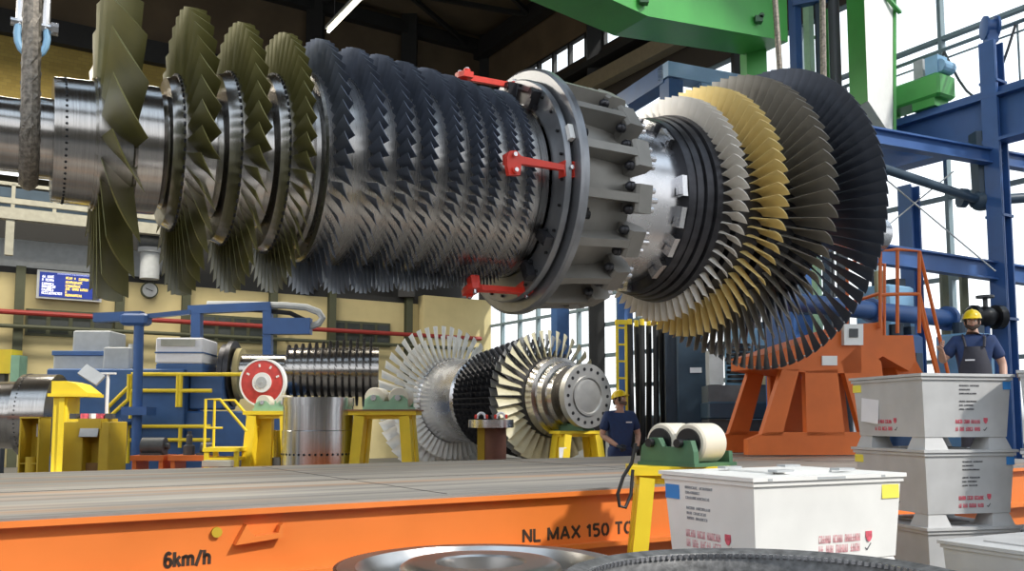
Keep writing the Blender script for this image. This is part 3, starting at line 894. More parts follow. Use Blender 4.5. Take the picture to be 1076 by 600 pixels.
for i in range(16):
    a = R(22.5 * i + 11.5)
    M = Matrix.Rotation(a, 4, 'X')
    b = MB(); b.M = M
    b.prism([(.0, 1.05), (.0, 1.305), (.06, 1.30), (.72, 1.265), (.72, .97)], (0, .045, 0), (1, 0, 0), (0, 0, 1), (0, -1, 0), .09)
    r = b.build('casing_rib', M_cage, rotor)
    b = MB(); b.M = M
    b.prism([(.67, .97), (.67, 1.24), (.70, 1.27), (.88, 1.25), (.90, 1.22), (.90, 1.10), (.80, .96)], (0, .15, 0), (1, 0, 0), (0, 0, 1), (0, -1, 0), .30)
    b.build('lug', M_cage, r)
    for dy in (-.10, 0, .10):
        b = MB(); b.M = M
        b.cyl((.88, dy, 1.16), (.97 if dy else 1.01, dy, 1.16), .032, n=10)
        b.build('stud', M_steel2, r)
    for dy in (-.135, .135):
        b = MB(); b.M = M
        b.cyl((.625, dy * .9, 1.17), (.675, dy * .9, 1.17), .052, n=12); b.ball((.625, dy * .9, 1.17), .046, 10, 6)
        b.build('bolt', M_dsteel, r, True)
    if i % 2 == 0:
        b = MB(); b.M = Matrix.Rotation(a + R(11.2), 4, 'X')
        b.cyl((.10, 0, 1.12), (.19, 0, 1.14), .045, n=10); b.box((.12, .03, 1.15), (.06, .10, .06))
        b.build('dowel', M_black, rotor)
lath([(.78, .90), (.82, .945), (1.02, .95), (1.03, .93), (1.58, .93), (1.59, .80), (.78, .80)], 'centre_shaft', M_steel2, n=72, closed=True)
lath([(1.55, .90), (1.56, 1.045), (1.60, 1.06), (1.66, 1.06), (1.66, 1.075), (1.74, 1.085), (1.745, 1.06), (1.775, 1.06), (1.78, 1.10), (1.86, 1.115), (1.865, 1.09), (1.895, 1.09), (1.90, 1.135), (1.975, 1.148), (1.99, 1.13), (1.99, .90)], 'turbine_drum', M_dsteel, n=96, closed=True)
for i in range(18):
    if i % 5 == 3: continue
    b = MB(); b.M = Matrix.Rotation(R(20 * i + 9), 4, 'X')
    b.box((1.515, 0, .975), (.07, .235, .11)); b.box((1.48, -.05, .97), (.05, .09, .06))
    b.M = None
    b.build('lock_plate', M_steel2, rotor)

# ---- the four turbine rows
TUR = [  # trailing tip s, tip r, hub r, tip axial, tip tangential, root axial, root tangential, count, thickness, camber, material, picked angles
    (2.150, 1.379, 1.13, .185, .12, .18, .06, 65, .026, -.14, M_white_blade, (25, 135)),
    (2.575, 1.562, 1.15, .19, .12, .20, .06, 72, .026, -.14, M_yellow_blade, (25, 145)),
    (3.123, 1.784, 1.14, .19, .15, .24, .06, 71, .026, -.12, M_grey_blade, (0, 145)),
    (3.705, 1.979, 1.06, .05, .165, .24, .08, 84, .022, -.06, M_dark_blade, (15, 140))]
DISC = [[(1.985, .80), (1.99, 1.12), (2.155, 1.125), (2.16, .80)], [(2.24, .80), (2.25, 1.12), (2.40, 1.15), (2.585, 1.16), (2.60, .80)],
        [(2.72, .75), (2.78, 1.10), (2.86, 1.14), (3.14, 1.15), (3.17, .75)], [(3.30, .70), (3.36, 1.02), (3.40, 1.06), (3.74, 1.07), (3.80, .70)]]
rest = MB()
for i, (s, rt, rh, ca, ct, ra, rc, n, tk, cb, m, pick) in enumerate(TUR):
    st = lath(DISC[i], 'turbine_stage', M_dsteel, n=72)
    bl = blade(s, rt, rh, ca, ct, ra, rc, tk, cb, 7, 8, clip=.0)
    rest.m = i
    spread(bl, n, R(1.3 * i), 'turbine_blade', m, st, pick, rest)
rest.build('turbine_blades', [t[10] for t in TUR], rotor, True, 'stuff')
lath([(2.0, .80), (2.75, .80), (3.35, .75), (3.8, .75), (3.8, .4), (2.0, .4)], 'turbine_core', M_dsteel, n=48, closed=True)
b = MB()
for i in range(84):
    a = 2 * PI * (i + .5) / 84
    b.M = Matrix.Rotation(a, 4, 'X'); b.ball((3.70, 0, 1.945), .012, 6, 4)
b.M = None
b.build('damper_pins', M_white, rotor)['kind'] = 'stuff'

# ---- red transport braces
for a, nm in ((7, 0), (91, 0), (166, 0)):
    b = MB(); b.M = Matrix.Rotation(R(a), 4, 'X')
    z = 1.185
    b.prism([(-.86, .03), (-.83, .085), (-.76, .10), (-.70, .05), (-.20, .025), (-.19, .06), (-.10, .06), (-.09, -.08), (-.20, -.085), (-.21, -.03), (-.70, -.025), (-.72, -.14), (-.84, -.15), (-.86, -.06)], (0, 0, z - .03), (1, 0, 0), (0, 1, 0), (0, 0, 1), .06)
    b.box((-.78, .03, z - .05), (.10, .10, .14)); b.box((-.14, -.01, z - .03), (.12, .16, .12)); b.cyl((-.78, -.10, z), (-.78, -.10, z + .06), .035, n=12)
    br = b.build('transport_brace', M_red, rotor)
    for x, y in ((-.79, .05), (-.78, -.10), (-.14, 0)):
        b = MB(); b.M = Matrix.Rotation(R(a), 4, 'X'); b.cyl((x, y, z + .02), (x, y, z + .075), .022, n=8)
        b.build('screw', M_steel2, br)

def rl(s, y, z): return RM @ Vector((s, y, z))
# ---- slings
b = MB()
pts = [rl(-4.875, -.02, 4.2), rl(-4.875, -.16, 1.9), rl(-4.875, -.30, .8)]
for i in range(13):
    a = PI * i / 12
    pts.append(rl(-4.875, -.385 * math.cos(a), -.385 * math.sin(a)))
pts += [rl(-4.875, .30, .8), rl(-4.875, .16, 1.9), rl(-4.875, .02, 4.2)]
b.tube(pts, .072, 10)
for k in range(2):      # strands wound on the outside
    q = []
    for i in range(len(pts) - 1):
        for j in range(14):
            p = pts[i].lerp(pts[i + 1], j / 14); t = (i * 14 + j) * 1.1 + PI * k
            q.append(p + RD * (.035 * math.cos(t)) + (RM.to_3x3() @ Vector((0, -1, 0))) * (.035 * math.sin(t)))
    b.tube(q, .046, 6)
tag(b.build('lifting_sling', M_rope, None, True), 'thick wire rope sling looped under the bare left shaft end of the big rotor', 'sling')
t = thing('shackle', 'silver shackle behind the thick wire rope at upper left', 'shackle', rl(-4.86, .12, 1.12), math.atan2(RD.y, RD.x))
b = MB(); b.tube([(-.11 * math.cos(PI * i / 10) * (1 + .35 * math.sin(PI * i / 10)), 0, -.1 + .26 * math.sin(PI * i / 10) * -1) for i in range(11)], .03, 8); b.build('bow', M_lblue, t, True)
b = MB(); b.cyl((-.17, 0, -.08), (.17, 0, -.08), .035, n=12); b.cyl((.14, 0, -.08), (.20, 0, -.08), .06, n=8); b.build('pin', M_steel2, t)
b = MB(); b.tube([(-.10, 0, -.1), (-.10, 0, .18), (0, 0, .30), (.10, 0, .18), (.10, 0, -.1)], .034, 8); b.build('link', M_steel2, t, True)
# ================================================================== ORANGE STAND ON THE DECK
O0 = Vector((gx(862, 12.6, 1.5), 12.6, .9))
def loc_in(t_loc, rz, p):
    return Matrix.Rotation(-rz, 3, 'Z') @ (Vector(p) - Vector(t_loc))
RZ_S = R(14)
t = thing('rotor_stand', 'orange steel stand with railing, ladder and grey box behind the dark last blade row', 'stand', O0, RZ_S)
def L(px, py, dd=0.0):
    """point of the stand's front plane seen at this pixel, in its frame (dd further back)"""
    n = Matrix.Rotation(RZ_S, 3, 'Z') @ Vector((0, 1, 0))
    lo, hi = 6.0, 25.0
    for _ in range(50):
        m = (lo + hi) / 2
        if (at(px, py, m) - O0).dot(n) < 0: lo = m
        else: hi = m
    q = loc_in(O0, RZ_S, at(px, py, lo)); q.y += dd
    return q
def plate(poly, depth, name, m, dd=0.0, parent=None):
    b = MB(); b.prism([(L(*q).x, L(*q).z) for q in poly], (0, dd, 0), (1, 0, 0), (0, 0, 1), (0, 1, 0), depth)
    return b.build(name, m, parent or t)
for dd in (0, .95):
    plate([(786, 478), (786, 462), (806, 454), (905, 454), (905, 478)], .12, 'base_beam', M_orange2, dd)
    plate([(800, 458), (822, 388), (840, 388), (822, 458)], .10, 'raking_leg', M_orange2, dd)
    plate([(848, 458), (846, 390), (880, 388), (888, 458)], .10, 'centre_leg', M_orange2, dd)
    plate([(905, 456), (884, 380), (905, 360), (926, 380), (935, 456)], .10, 'raking_leg', M_orange2, dd)
plate([(806, 386), (806, 372), (868, 352), (905, 340), (905, 392), (850, 392)], 1.05, 'saddle_beam', M_orange2, 0)
plate([(903, 392), (903, 340), (930, 338), (930, 352), (962, 352), (965, 378), (958, 390), (930, 374)], .95, 'platform', M_orange2, .05)
plate([(946, 374), (966, 366), (980, 392), (984, 440), (968, 440)], .5, 'step_bracket', M_orange2, .2)
c0 = plate([(884, 363), (884, 341), (904, 341), (904, 363)], .07, 'control_box', M_white, -.07)
plate([(889, 355), (889, 346), (898, 346), (898, 355)], .02, 'display', M_dgrey, -.085, c0)
plate([(863, 384), (863, 374), (879, 374), (879, 384)], .02, 'type_plate', M_white, -.02)
rail = MB()
def rp(*pts, r=.026):
    rail.tube([L(*q) for q in pts], r, 8)
rp((925, 345), (925, 264), (943, 262), (966, 264), (998, 400)); rp((943, 350), (943, 262)); rp((966, 350), (966, 264)); rp((925, 310, 0), (943, 309), (966, 309))
rp((966, 309), (988, 400)); rp((925, 345, .8), (925, 268, .8), (966, 268, .8), (966, 350, .8)); rp((925, 264), (925, 268, .8)); rp((925, 308), (925, 312, .8)) 
rp((966, 318), (972, 345), (985, 395))
rail.build('railing', M_orange2, t, True)

# ================================================================== STEELWORK ALONG THE RIGHT WALL
CB = at(1053, 285, 17.0)
b0 = Vector((CB.x, CB.y, 0))
t = thing('steel_column', 'tall blue steel column at the right with a reel on top', 'column', b0, HALL)
ztop = zat(46, 17.0)
b = MB(); b.ibeam((0, 0, 0), (0, 0, ztop), .32, .30, .04, (1, 0, 0)); b.box((-.17, 0, ztop / 2), (.025, .31, ztop)); b.box((0, 0, .02), (.6, .6, .04)); b.build('shaft', M_blue, t)
for py in (88, 150, 228, 336):
    z = zat(py, 17); b = MB(); b.box((0, 0, z), (.37, .36, .05)); b.build('collar', M_blue, t)
rl_ = thing('cable_reel', 'dark blue reel on top of the blue steel column', 'cable reel', Vector((CB.x, CB.y, ztop + .13)), HALL + R(50))
b = MB(); b.lathe((0, -.14, .20), (0, .14, .20), [(0, .14), (.05, .23), (.2, .23), (.25, .16), (.75, .16), (.8, .23), (.95, .23), (1, .14)], 24); b.build('drum', M_blue, rl_, True)
b = MB(); b.box((0, 0, .05), (.25, .2, .35)); b.cyl((.14, 0, .22), (.30, 0, .22), .10, n=14); b.build('motor', M_blue, rl_)
def beam(name, label, cat, p, q, wd, ht, m, i=True):
    b = MB()
    (b.ibeam(p, q, wd, ht, .035) if i else b.bar(p, q, wd, ht))
    return tag(b.build(name, m), label, cat)
zb1 = zat(168, 17.0); zb2 = zat(284, 17.0)
cu, cv = CB.dot(hz(1, 0)), CB.dot(hz(0, 1))
beam('tie_beam', 'upper blue tie beam running from the column behind the dark blade row', 'beam', at(905, 141, 15.5), at(1086, 173, 17.55), .2, .30, M_blue)
beam('tie_beam', 'lower blue tie beam crossing the column above the worker at right', 'beam', at(915, 266, 15.4), at(1086, 291, 17.55), .2, .36, M_blue)
# far column and diagonal braces
p = at(955, 210, 17.3)
t = thing('steel_column', 'dark blue steel column half hidden behind the rim of the last blade row', 'column', (p.x, p.y, 0), HALL)
b = MB(); b.ibeam((0, 0, 0), (0, 0, zat(196, 17.3)), .28, .32, .05, (1, 0, 0)); b.build('shaft', M_blue, t)
b = MB(); b.box((0, 0, .02), (.7, .7, .04)); b.build('base_plate', M_blue, t)
nd = at(1031, 211, 17.2)
t = thing('pipe_brace', 'dark steel pipe joint with two sloping pipes left of the blue column', 'pipe brace', nd, 0)
b = MB(); q = at(925, 176, 15.6) - nd; b.cyl(q, (0, 0, 0), .085, n=14); b.build('pipe', M_dblue, t, True)
b = MB(); q = at(1090, 207, 17.3) - nd; b.cyl(q, (0, 0, 0), .10, n=14); b.build('pipe', M_dblue, t, True)
b = MB(); q = at(1026, 140, 17.2) - nd; b.bar(q, (0, 0, 0), .30, .18); b.build('hanger', M_dblue, t)
b = MB(); b.ball((0, 0, 0), .20, 16, 10, (1.2, 1, 1)); b.cyl((-.42, .0, .06), (-.30, 0, .05), .19, n=18); b.cyl((.30, 0, .01), (.40, 0, .015), .17, n=18); b.build('joint', M_dblue, t, True)
rods = [((928, 186), (1046, 285)), ((1002, 180), (934, 236)), ((1012, 330), (998, 392))]
for i, (a, c_) in enumerate(rods):
    b = MB(); b.cyl(at(a[0], a[1], 16.45 + .1 * i), at(c_[0], c_[1], 16.45 + .1 * i), .014, n=6)
    tag(b.build('tie_rod', M_grey), ['thin tie rod falling from the pipe brace to the lower tie beam', 'thin tie rod crossing the other behind the rim of the last blade row', 'thin tie rod near the dark valve left of the column'][i], 'tie rod')
# pipes lower down
t = thing('water_pipe', 'blue horizontal pipe behind the orange railing', 'pipe', at(960, 331, 15.2), HALL)
b = MB(); b.cyl((-3.5, 0, 0), (1.0, 0, 0), .15, n=20); b.build('pipe', M_blue, t, True)
b = MB(); b.cyl((-1.2, 0, 0), (-1.1, 0, 0), .20, n=20); b.build('flange', M_blue, t, True)
b = MB(); b.cyl((.95, 0, 0), (1.05, 0, 0), .22, n=20); b.build('flange', M_blue, t, True)
t = thing('valve', 'black round valve with flanges left of the blue column above the worker', 'valve', at(1036, 333, 16.6), HALL - R(20), None, .72)
b = MB(); b.lathe((-.5, 0, 0), (.45, 0, 0), [(0, .22), (.08, .30), (.2, .30), (.22, .2), (.4, .27), (.6, .27), (.78, .2), (.8, .32), (1, .32)], 24); b.build('body', M_black, t, True)
b = MB(); b.cyl((0, 0, .2), (0, 0, .55), .06, n=12); b.cyl((0, 0, .5), (0, 0, .56), .22, n=20); b.build('handwheel', M_dgrey, t, True)
for z in (0, -.9):
    pass
b = MB(); b.cyl((0, 0, -.2), (0, 0, -at(1034, 333, 16.6).z / .72), .09, n=14); b.build('stem_pipe', M_blue, t, True)

# crane runway along the wall with its handrail and the green end carriage
ra = at(940, 150, 19.2); rbz = 7.55; ru = 17.15
t = thing('crane_runway', 'deep blue crane runway girder rising along the right wall', 'runway', hz(ru, 0, 0), HALL)
b = MB(); b.ibeam((0, 4, rbz - .25), (0, 22, rbz - .25), .42, .95, .06); b.box((-.05, 13, rbz + .30), (.14, 18, .10)); b.build('girder', M_blue, t)
for v in (8, 15.2, 21):
    b = MB(); b.bar((.25, v, 0), (.25, v, rbz - .7), .34, .34, (0, 1, 0)); b.build('post', M_blue, t)
b = MB(); b.tube([(.45, 4, rbz + 1.75), (.45, 22, rbz + 1.75)], .04, 6); b.tube([(.45, 4, rbz + 1.55), (.45, 22, rbz + 1.55)], .02, 6)
for v in range(5, 22, 2): b.tube([(.45, v, rbz + .3), (.45, v, rbz + 1.75)], .022, 6)
b.build('handrail', M_mull, t, True)
b = MB()
for k in range(7):
    v0 = 9 + 1.5 * k
    b.tube([(.38, v0 + 1.5 * i / 10, rbz + 1.68 - 1.25 * math.sin(PI * i / 10)) for i in range(11)], .026, 6)
b.build('festoon_cable', M_dgrey, t, True)
p = hz(ru, at(957, 120, 18.7).dot(hz(0, 1)), rbz + .35)
t = thing('crane_end_carriage', 'bright green crane carriage sitting on the blue runway girder', 'crane carriage', p, HALL)
b = MB(); b.box((0, 0, .42), (.62, 1.9, .50), bev=.05); b.box((0, -.55, .18), (.5, .5, .36)); b.box((0, .55, .18), (.5, .5, .36)); b.build('frame', M_green, t)
b = MB(); b.cyl((-.33, .25, .45), (-.29, .25, .45), .10, n=16); b.build('cover', M_black, t)
b = MB(); b.box((-.05, -.75, .85), (.35, .28, .42)); b.cyl((-.2, -.9, .82), (.2, -.9, .82), .14, n=14); b.build('motor', M_lblue, t)
b = MB(); b.box((.05, -.35, .90), (.22, .22, .5)); b.build('switch_box', M_grey, t)
for y in (-.6, .6):
    b = MB(); b.cyl((-.1, y, .1), (.1, y, .1), .14, n=20); b.build('wheel', M_dsteel, t, True)
# green crane leg standing on the carriage, front painted white for sun glare
A, B_, C_ = at(893, 104, 17.2), at(912, 106, 16.6), at(938, 118, 17.9)
t = thing('crane_tower', 'tall white crane leg with a green side, above the last blade row', 'crane leg', (B_.x, B_.y, B_.z - .1), 0)
o = Vector((B_.x, B_.y, B_.z - .1))
tp = 13.0
b = MB()
a_, b2, c2 = A - o, Vector((0, 0, .1)), C_ - o
lo = [Vector((a_.x, a_.y, .12)), Vector((0, 0, .1)), Vector((c2.x, c2.y, -.25)), Vector((c2.x + a_.x, c2.y + a_.y + .3, -.2))]
wide = (at(945, 14, 17.9) - o)
hi_ = [Vector((a_.x, a_.y, tp - o.z)), Vector((0, 0, tp - o.z)), Vector((wide.x, wide.y, tp - o.z)), Vector((wide.x + a_.x, wide.y + a_.y + .3, tp - o.z))]
b.add(lo + hi_, [(3, 2, 1, 0), (4, 5, 6, 7), (1, 2, 6, 5), (2, 3, 7, 6), (3, 0, 4, 7)]); b.build('box', M_white, t)
b = MB(); s = Vector((-.004, -.008, 0)); b.add([lo[0] + s, lo[1] + s, hi_[1] + s, hi_[0] + s, lo[0], lo[1], hi_[1], hi_[0]], [(0, 1, 2, 3), (4, 5, 1, 0), (2, 6, 7, 3), (1, 5, 6, 2), (0, 3, 7, 4)]); b.build('side_panel', M_green, t, label='green side of the crane leg')
b = MB(); b.bar(lo[2] + Vector((0, -.03, 0)), hi_[2] + Vector((0, -.03, 0)), .06, .06, (1, 0, 0)); q = at(945, 14, 17.9) - o; b.bar(Vector((0, -.03, q.z + .25)), q + Vector((0, -.03, 0)), .08, .05); b.build('edge_strip', M_green, t)
# the green crane beam overhead
g0, g1, g2 = at(520, -50, 11.2), at(681, 17, 13.6), at(815, 41, 16.4)
t = thing('crane_girder', 'big green crane girder overhead at the top of the picture', 'crane girder', g1, 0)
dv = Vector((-UY, UX, 0)); up = Vector((0, 0, 1)); wdt = .85
g0 = at(560, -38, 12.0)
gend = at(828, 44, 16.8)
def gsec(p, h): 
    p = p - g1
    return [p, p + up * h, p + dv * wdt + up * h, p + dv * wdt]
b = MB(); secs = [gsec(g0, 4.2), gsec(g1, 3.6), gsec(g2, 3.1), gsec(gend, 3.0)]
vs = [q for s in secs for q in s]; fs = [(3, 2, 1, 0), (12, 13, 14, 15)]
for i in range(3):
    for k in range(4): fs.append((i * 4 + k, i * 4 + (k + 1) % 4, (i + 1) * 4 + (k + 1) % 4, (i + 1) * 4 + k))
b.add(vs, fs); b.build('box_beam', M_green, t)
b = MB()
for px, py, D in ((676, 2, 13.5), (796, 22, 15.9)):
    b = MB(); q = at(px, py, D) - g1; b.box((q.x, q.y - .05, q.z), (.14, .14, .12)); b.cyl((q.x + .05, q.y - .12, q.z + .06), (q.x + .05, q.y - .02, q.z + .06), .05, n=10)
    b.build('lifting_lug', M_dgreen, t)
b = MB(); e0, e1 = gend - g1 + Vector((-.55, .5, .05)), at(822, 78, 17.6) - g1
b.bar(e0, Vector((e0.x, e0.y, -3.0)), .5, .4, (1, 0, 0)); b.build('hanger', M_green, t)
# right-hand sling: two legs to the rear journal
for k, (px, s_off, lab) in enumerate(((811, -.03, 'left leg of the rope sling going down behind the dark last blade row'), (824, .12, 'right leg of the rope sling going down behind the dark last blade row'))):
    b = MB(); top = rl(4.62 + s_off, .25 - .5 * k, 5.2) + Vector((-.15 + .28 * k, 0, 0))
    pts = [top, rl(4.62 + s_off, .35 - .62 * k, 1.9), rl(4.62 + s_off, (.35 if k == 0 else -.35), .25)]
    for i in range(1, 7):
        a = PI / 2 * i / 6
        pts.append(rl(4.62 + s_off, (1 if k == 0 else -1) * .36 * math.cos(a), -.36 * math.sin(a)))
    b.tube(pts, .042, 8); tag(b.build('lifting_sling', M_rope, None, True), lab, 'sling')
# blue and grey posts behind the last blade row
p = at(836, 40, 18.2)
t = thing('steel_gantry', 'blue steel gantry post rising behind the dark last blade row', 'gantry', (p.x, p.y, 0), HALL)
b = MB(); b.bar((0, 0, 0), (0, 0, 11.5), .17, .2, (1, 0, 0)); b.build('post', M_blue, t)
b = MB(); b.bar((-.1, 0, zat(2, 18.2)), (.55, -.6, zat(2, 18.2) + .1), .2, .3); b.build('top_beam', M_blue, t)
p = at(877, 40, 18.0)
t = thing('steel_post', 'round grey post behind the dark last blade row, left of the crane leg', 'post', (p.x, p.y, 0), 0)
b = MB(); b.cyl((0, 0, 0), (0, 0, 12.5), .115, n=20); b.build('tube', mat('dark grey post', (.11, .12, .14), .5, .3, .15, 5, (1, 1, .2)), t, True)
b = MB(); b.bar((-.30, .1, 0), (-.30, .1, 12.5), .10, .12, (1, 0, 0)); b.build('guide_rail', M_dblue, t)
p = at(850, 40, 19.2)
t = thing('mast', 'pale green lattice mast between the blue gantry post and the grey post', 'mast', (p.x, p.y, 0), HALL)
b = MB(); b.bar((0, 0, 0), (0, 0, 12), .16, .16, (1, 0, 0)); b.build('upright', M_lgreen, t)
b = MB(); b.bar((.42, 0, 0), (.42, 0, 12), .10, .10, (1, 0, 0)); b.bar((.56, 0, 0), (.56, 0, 12), .06, .06, (1, 0, 0)); b.build('guide', M_dgrey, t)
b = MB()
for z in range(6, 12): b.bar((0, 0, z), (.5, 0, z + .02), .05, .05)
b.box((.62, 0, 9.4), (.3, .3, 2.6)); b.build('cross_piece', M_green, t)
# blue gantry frame behind the pale blades
fa, fb, fc = at(662, 100, 25.5), at(705, 69, 20.5), at(747, 73, 22.3)
t = thing('gantry_frame', 'blue box-section gantry frame above the pale blade row', 'gantry', (fb.x, fb.y, 0), HALL - R(9))
zt = fb.z
le = (fc - fb).dot(hz(1, 0)); lv = 6.0
b = MB(); b.box((0, lv / 2, zt - .22), (.45, lv, .45)); b.build('side_beam', M_blue2, t)
b = MB(); b.box((le / 2, 0, zt - .18), (le + .45, .45, .36)); b.box((le * .72, 0, zt - .8), (le * .75, .40, 1.3)); b.build('end_beam', M_lit_blue, t)
b = MB()
for i, (x, z) in enumerate(((.55, .55), (.95, .55), (.6, .95), (.95, .98), (.75, .8))): b.box((le * x, -.21, zt - z - .1), (.16, .03, .16))
b.box((le * .75, -.26, zt - .87), (.5, .14, .06)); b.build('bracket', M_blue2, t)
for x, y in ((0, 0), (0, lv)):
    b = MB(); b.bar((x, y, 0), (x, y, zt - .4), .40, .40, (1, 0, 0)); b.build('leg', M_blue2, t)
b = MB(); b.bar((le, .2, 0), (le, .2, zt - .3), .55, .5, (1, 0, 0)); b.build('leg', M_dblue, t)
# hanging ladder frame near the girder end
p = at(796, 62, 21)
t = thing('service_ladder', 'dark green service ladder hanging under the crane girder end', 'ladder', p, HALL)
b = MB()
for x in (0, .42): b.bar((x, 0, -1.2), (x - .35, 0, 1.0), .07, .05, (0, 1, 0))
for k in range(6): b.bar((-.05 - .06 * k + .03, 0, -.8 + .36 * k), (.37 - .06 * k, 0, -.8 + .36 * k), .04, .04)
b.build('frame', M_dgreen, t)
# ================================================================== PEOPLE
def skin_mesh(verts, edges, radii, sub=2, root=0):
    me = bpy.data.meshes.new('tmp'); me.from_pydata([tuple(v) for v in verts], edges, [])
    o = bpy.data.objects.new('tmp', me); COL.objects.link(o)
    md_ = o.modifiers.new('s', 'SKIN'); md_.use_smooth_shade = True
    if not me.skin_vertices: me.skin_vertices.new()
    for i, sv in enumerate(me.skin_vertices[0].data):
        r = radii[i]; sv.radius = r if isinstance(r, tuple) else (r, r); sv.use_root = (i == root)
    su = o.modifiers.new('u', 'SUBSURF'); su.levels = sub; su.render_levels = sub
    dg = bpy.context.evaluated_depsgraph_get()
    ev = o.evaluated_get(dg); m2 = bpy.data.meshes.new_from_object(ev)
    vs = [v.co.copy() for v in m2.vertices]; fs = [tuple(p.vertices) for p in m2.polygons]
    bpy.data.objects.remove(o); bpy.data.meshes.remove(m2)
    return vs, fs

def head_shape(b, c, rot):
    """head with brow, nose, lips, chin and ears; faces -Y before rot"""
    n, m = 28, 22
    vs, fs = [], []
    for i in range(m + 1):
        th = PI * i / m
        for k in range(n):
            ph = 2 * PI * k / n
            x = math.sin(th) * math.sin(ph); y = -math.sin(th) * math.cos(ph); z = math.cos(th)
            px, py, pz = .077 * x, .098 * y, .122 * z
            if pz < 0:
                t = -pz / .122
                px *= 1 - .28 * t * t; py = py * (1 - .10 * t) - .012 * t
            if y < -.2:
                f = max(0, (-y - .2) / .8)
                g = lambda zz, w, xx, wx: math.exp(-((pz - zz) / w) ** 2 - ((px - xx) / wx) ** 2)
                py -= f * (.026 * g(-.022, .014, 0, .011) + .014 * g(-.004, .02, 0, .009) + .008 * g(.022, .012, 0, .05) + .008 * g(-.060, .009, 0, .02) + .012 * g(-.10, .02, 0, .025))
                py += f * (.012 * g(.004, .012, .030, .016) + .012 * g(.004, .012, -.030, .016) + .005 * g(-.050, .006, 0, .02))
            vs.append(rot @ Vector((px, py, pz)) + c)
    for i in range(m):
        for k in range(n):
            k2 = (k + 1) % n
            fs.append((i * n + k, (i + 1) * n + k, (i + 1) * n + k2, i * n + k2))
    b.add(vs, fs)
    for s in (-1, 1):
        b.ball(c + rot @ Vector((s * .080, .012, -.012)), .03, 10, 8, (.35, .6, 1.05))

def hand(b, w, d, side, curl, palm_n, scale=1.0):
    """palm and five fingers; w wrist, d direction of the hand, palm_n the way the palm faces, side the thumb's side"""
    d = d.normalized(); pn = (palm_n - d * palm_n.dot(d)).normalized(); a = d.cross(pn).normalized() * side
    p1 = w + d * .085 * scale
    vs, fs = skin_mesh([w - d * .03, w + d * .02 * scale, w + d * .055 * scale, p1], [(0, 1), (1, 2), (2, 3)],
                       [(.028, .022), (.034, .020), (.042, .018), (.041, .015)], 2)
    b.add(vs, fs)
    for i, (off, L) in enumerate(((.030, .072), (.010, .080), (-.010, .074), (-.029, .058))):
        q = [p1 - d * .015 + a * off * scale]
        ang = R(14 + 5 * i) * curl
        cur = d.copy(); tot = 0
        for s, k in ((.46, 1), (.30, 1.35), (.24, 1.1)):
            tot += ang * k
            q.append(q[-1] + (d * math.cos(tot) + pn * math.sin(tot)) * (L * s * scale + (.015 if s == .46 else 0)))
        b.tube(q, .009, 8, [.0105 * scale, .0098 * scale, .009 * scale, .006 * scale])
    t0 = w + d * .03 * scale + a * .026
    dirs = [(a * .75 + d * .6 + pn * .25).normalized(), (a * .35 + d * .85 + pn * .45).normalized(), (d * .85 + pn * .55).normalized()]
    q = [t0]
    for dd, L in zip(dirs, (.040, .032, .026)): q.append(q[-1] + dd * L * scale)
    b.tube(q, .011, 8, [.014 * scale, .012 * scale, .011 * scale, .0075 * scale])

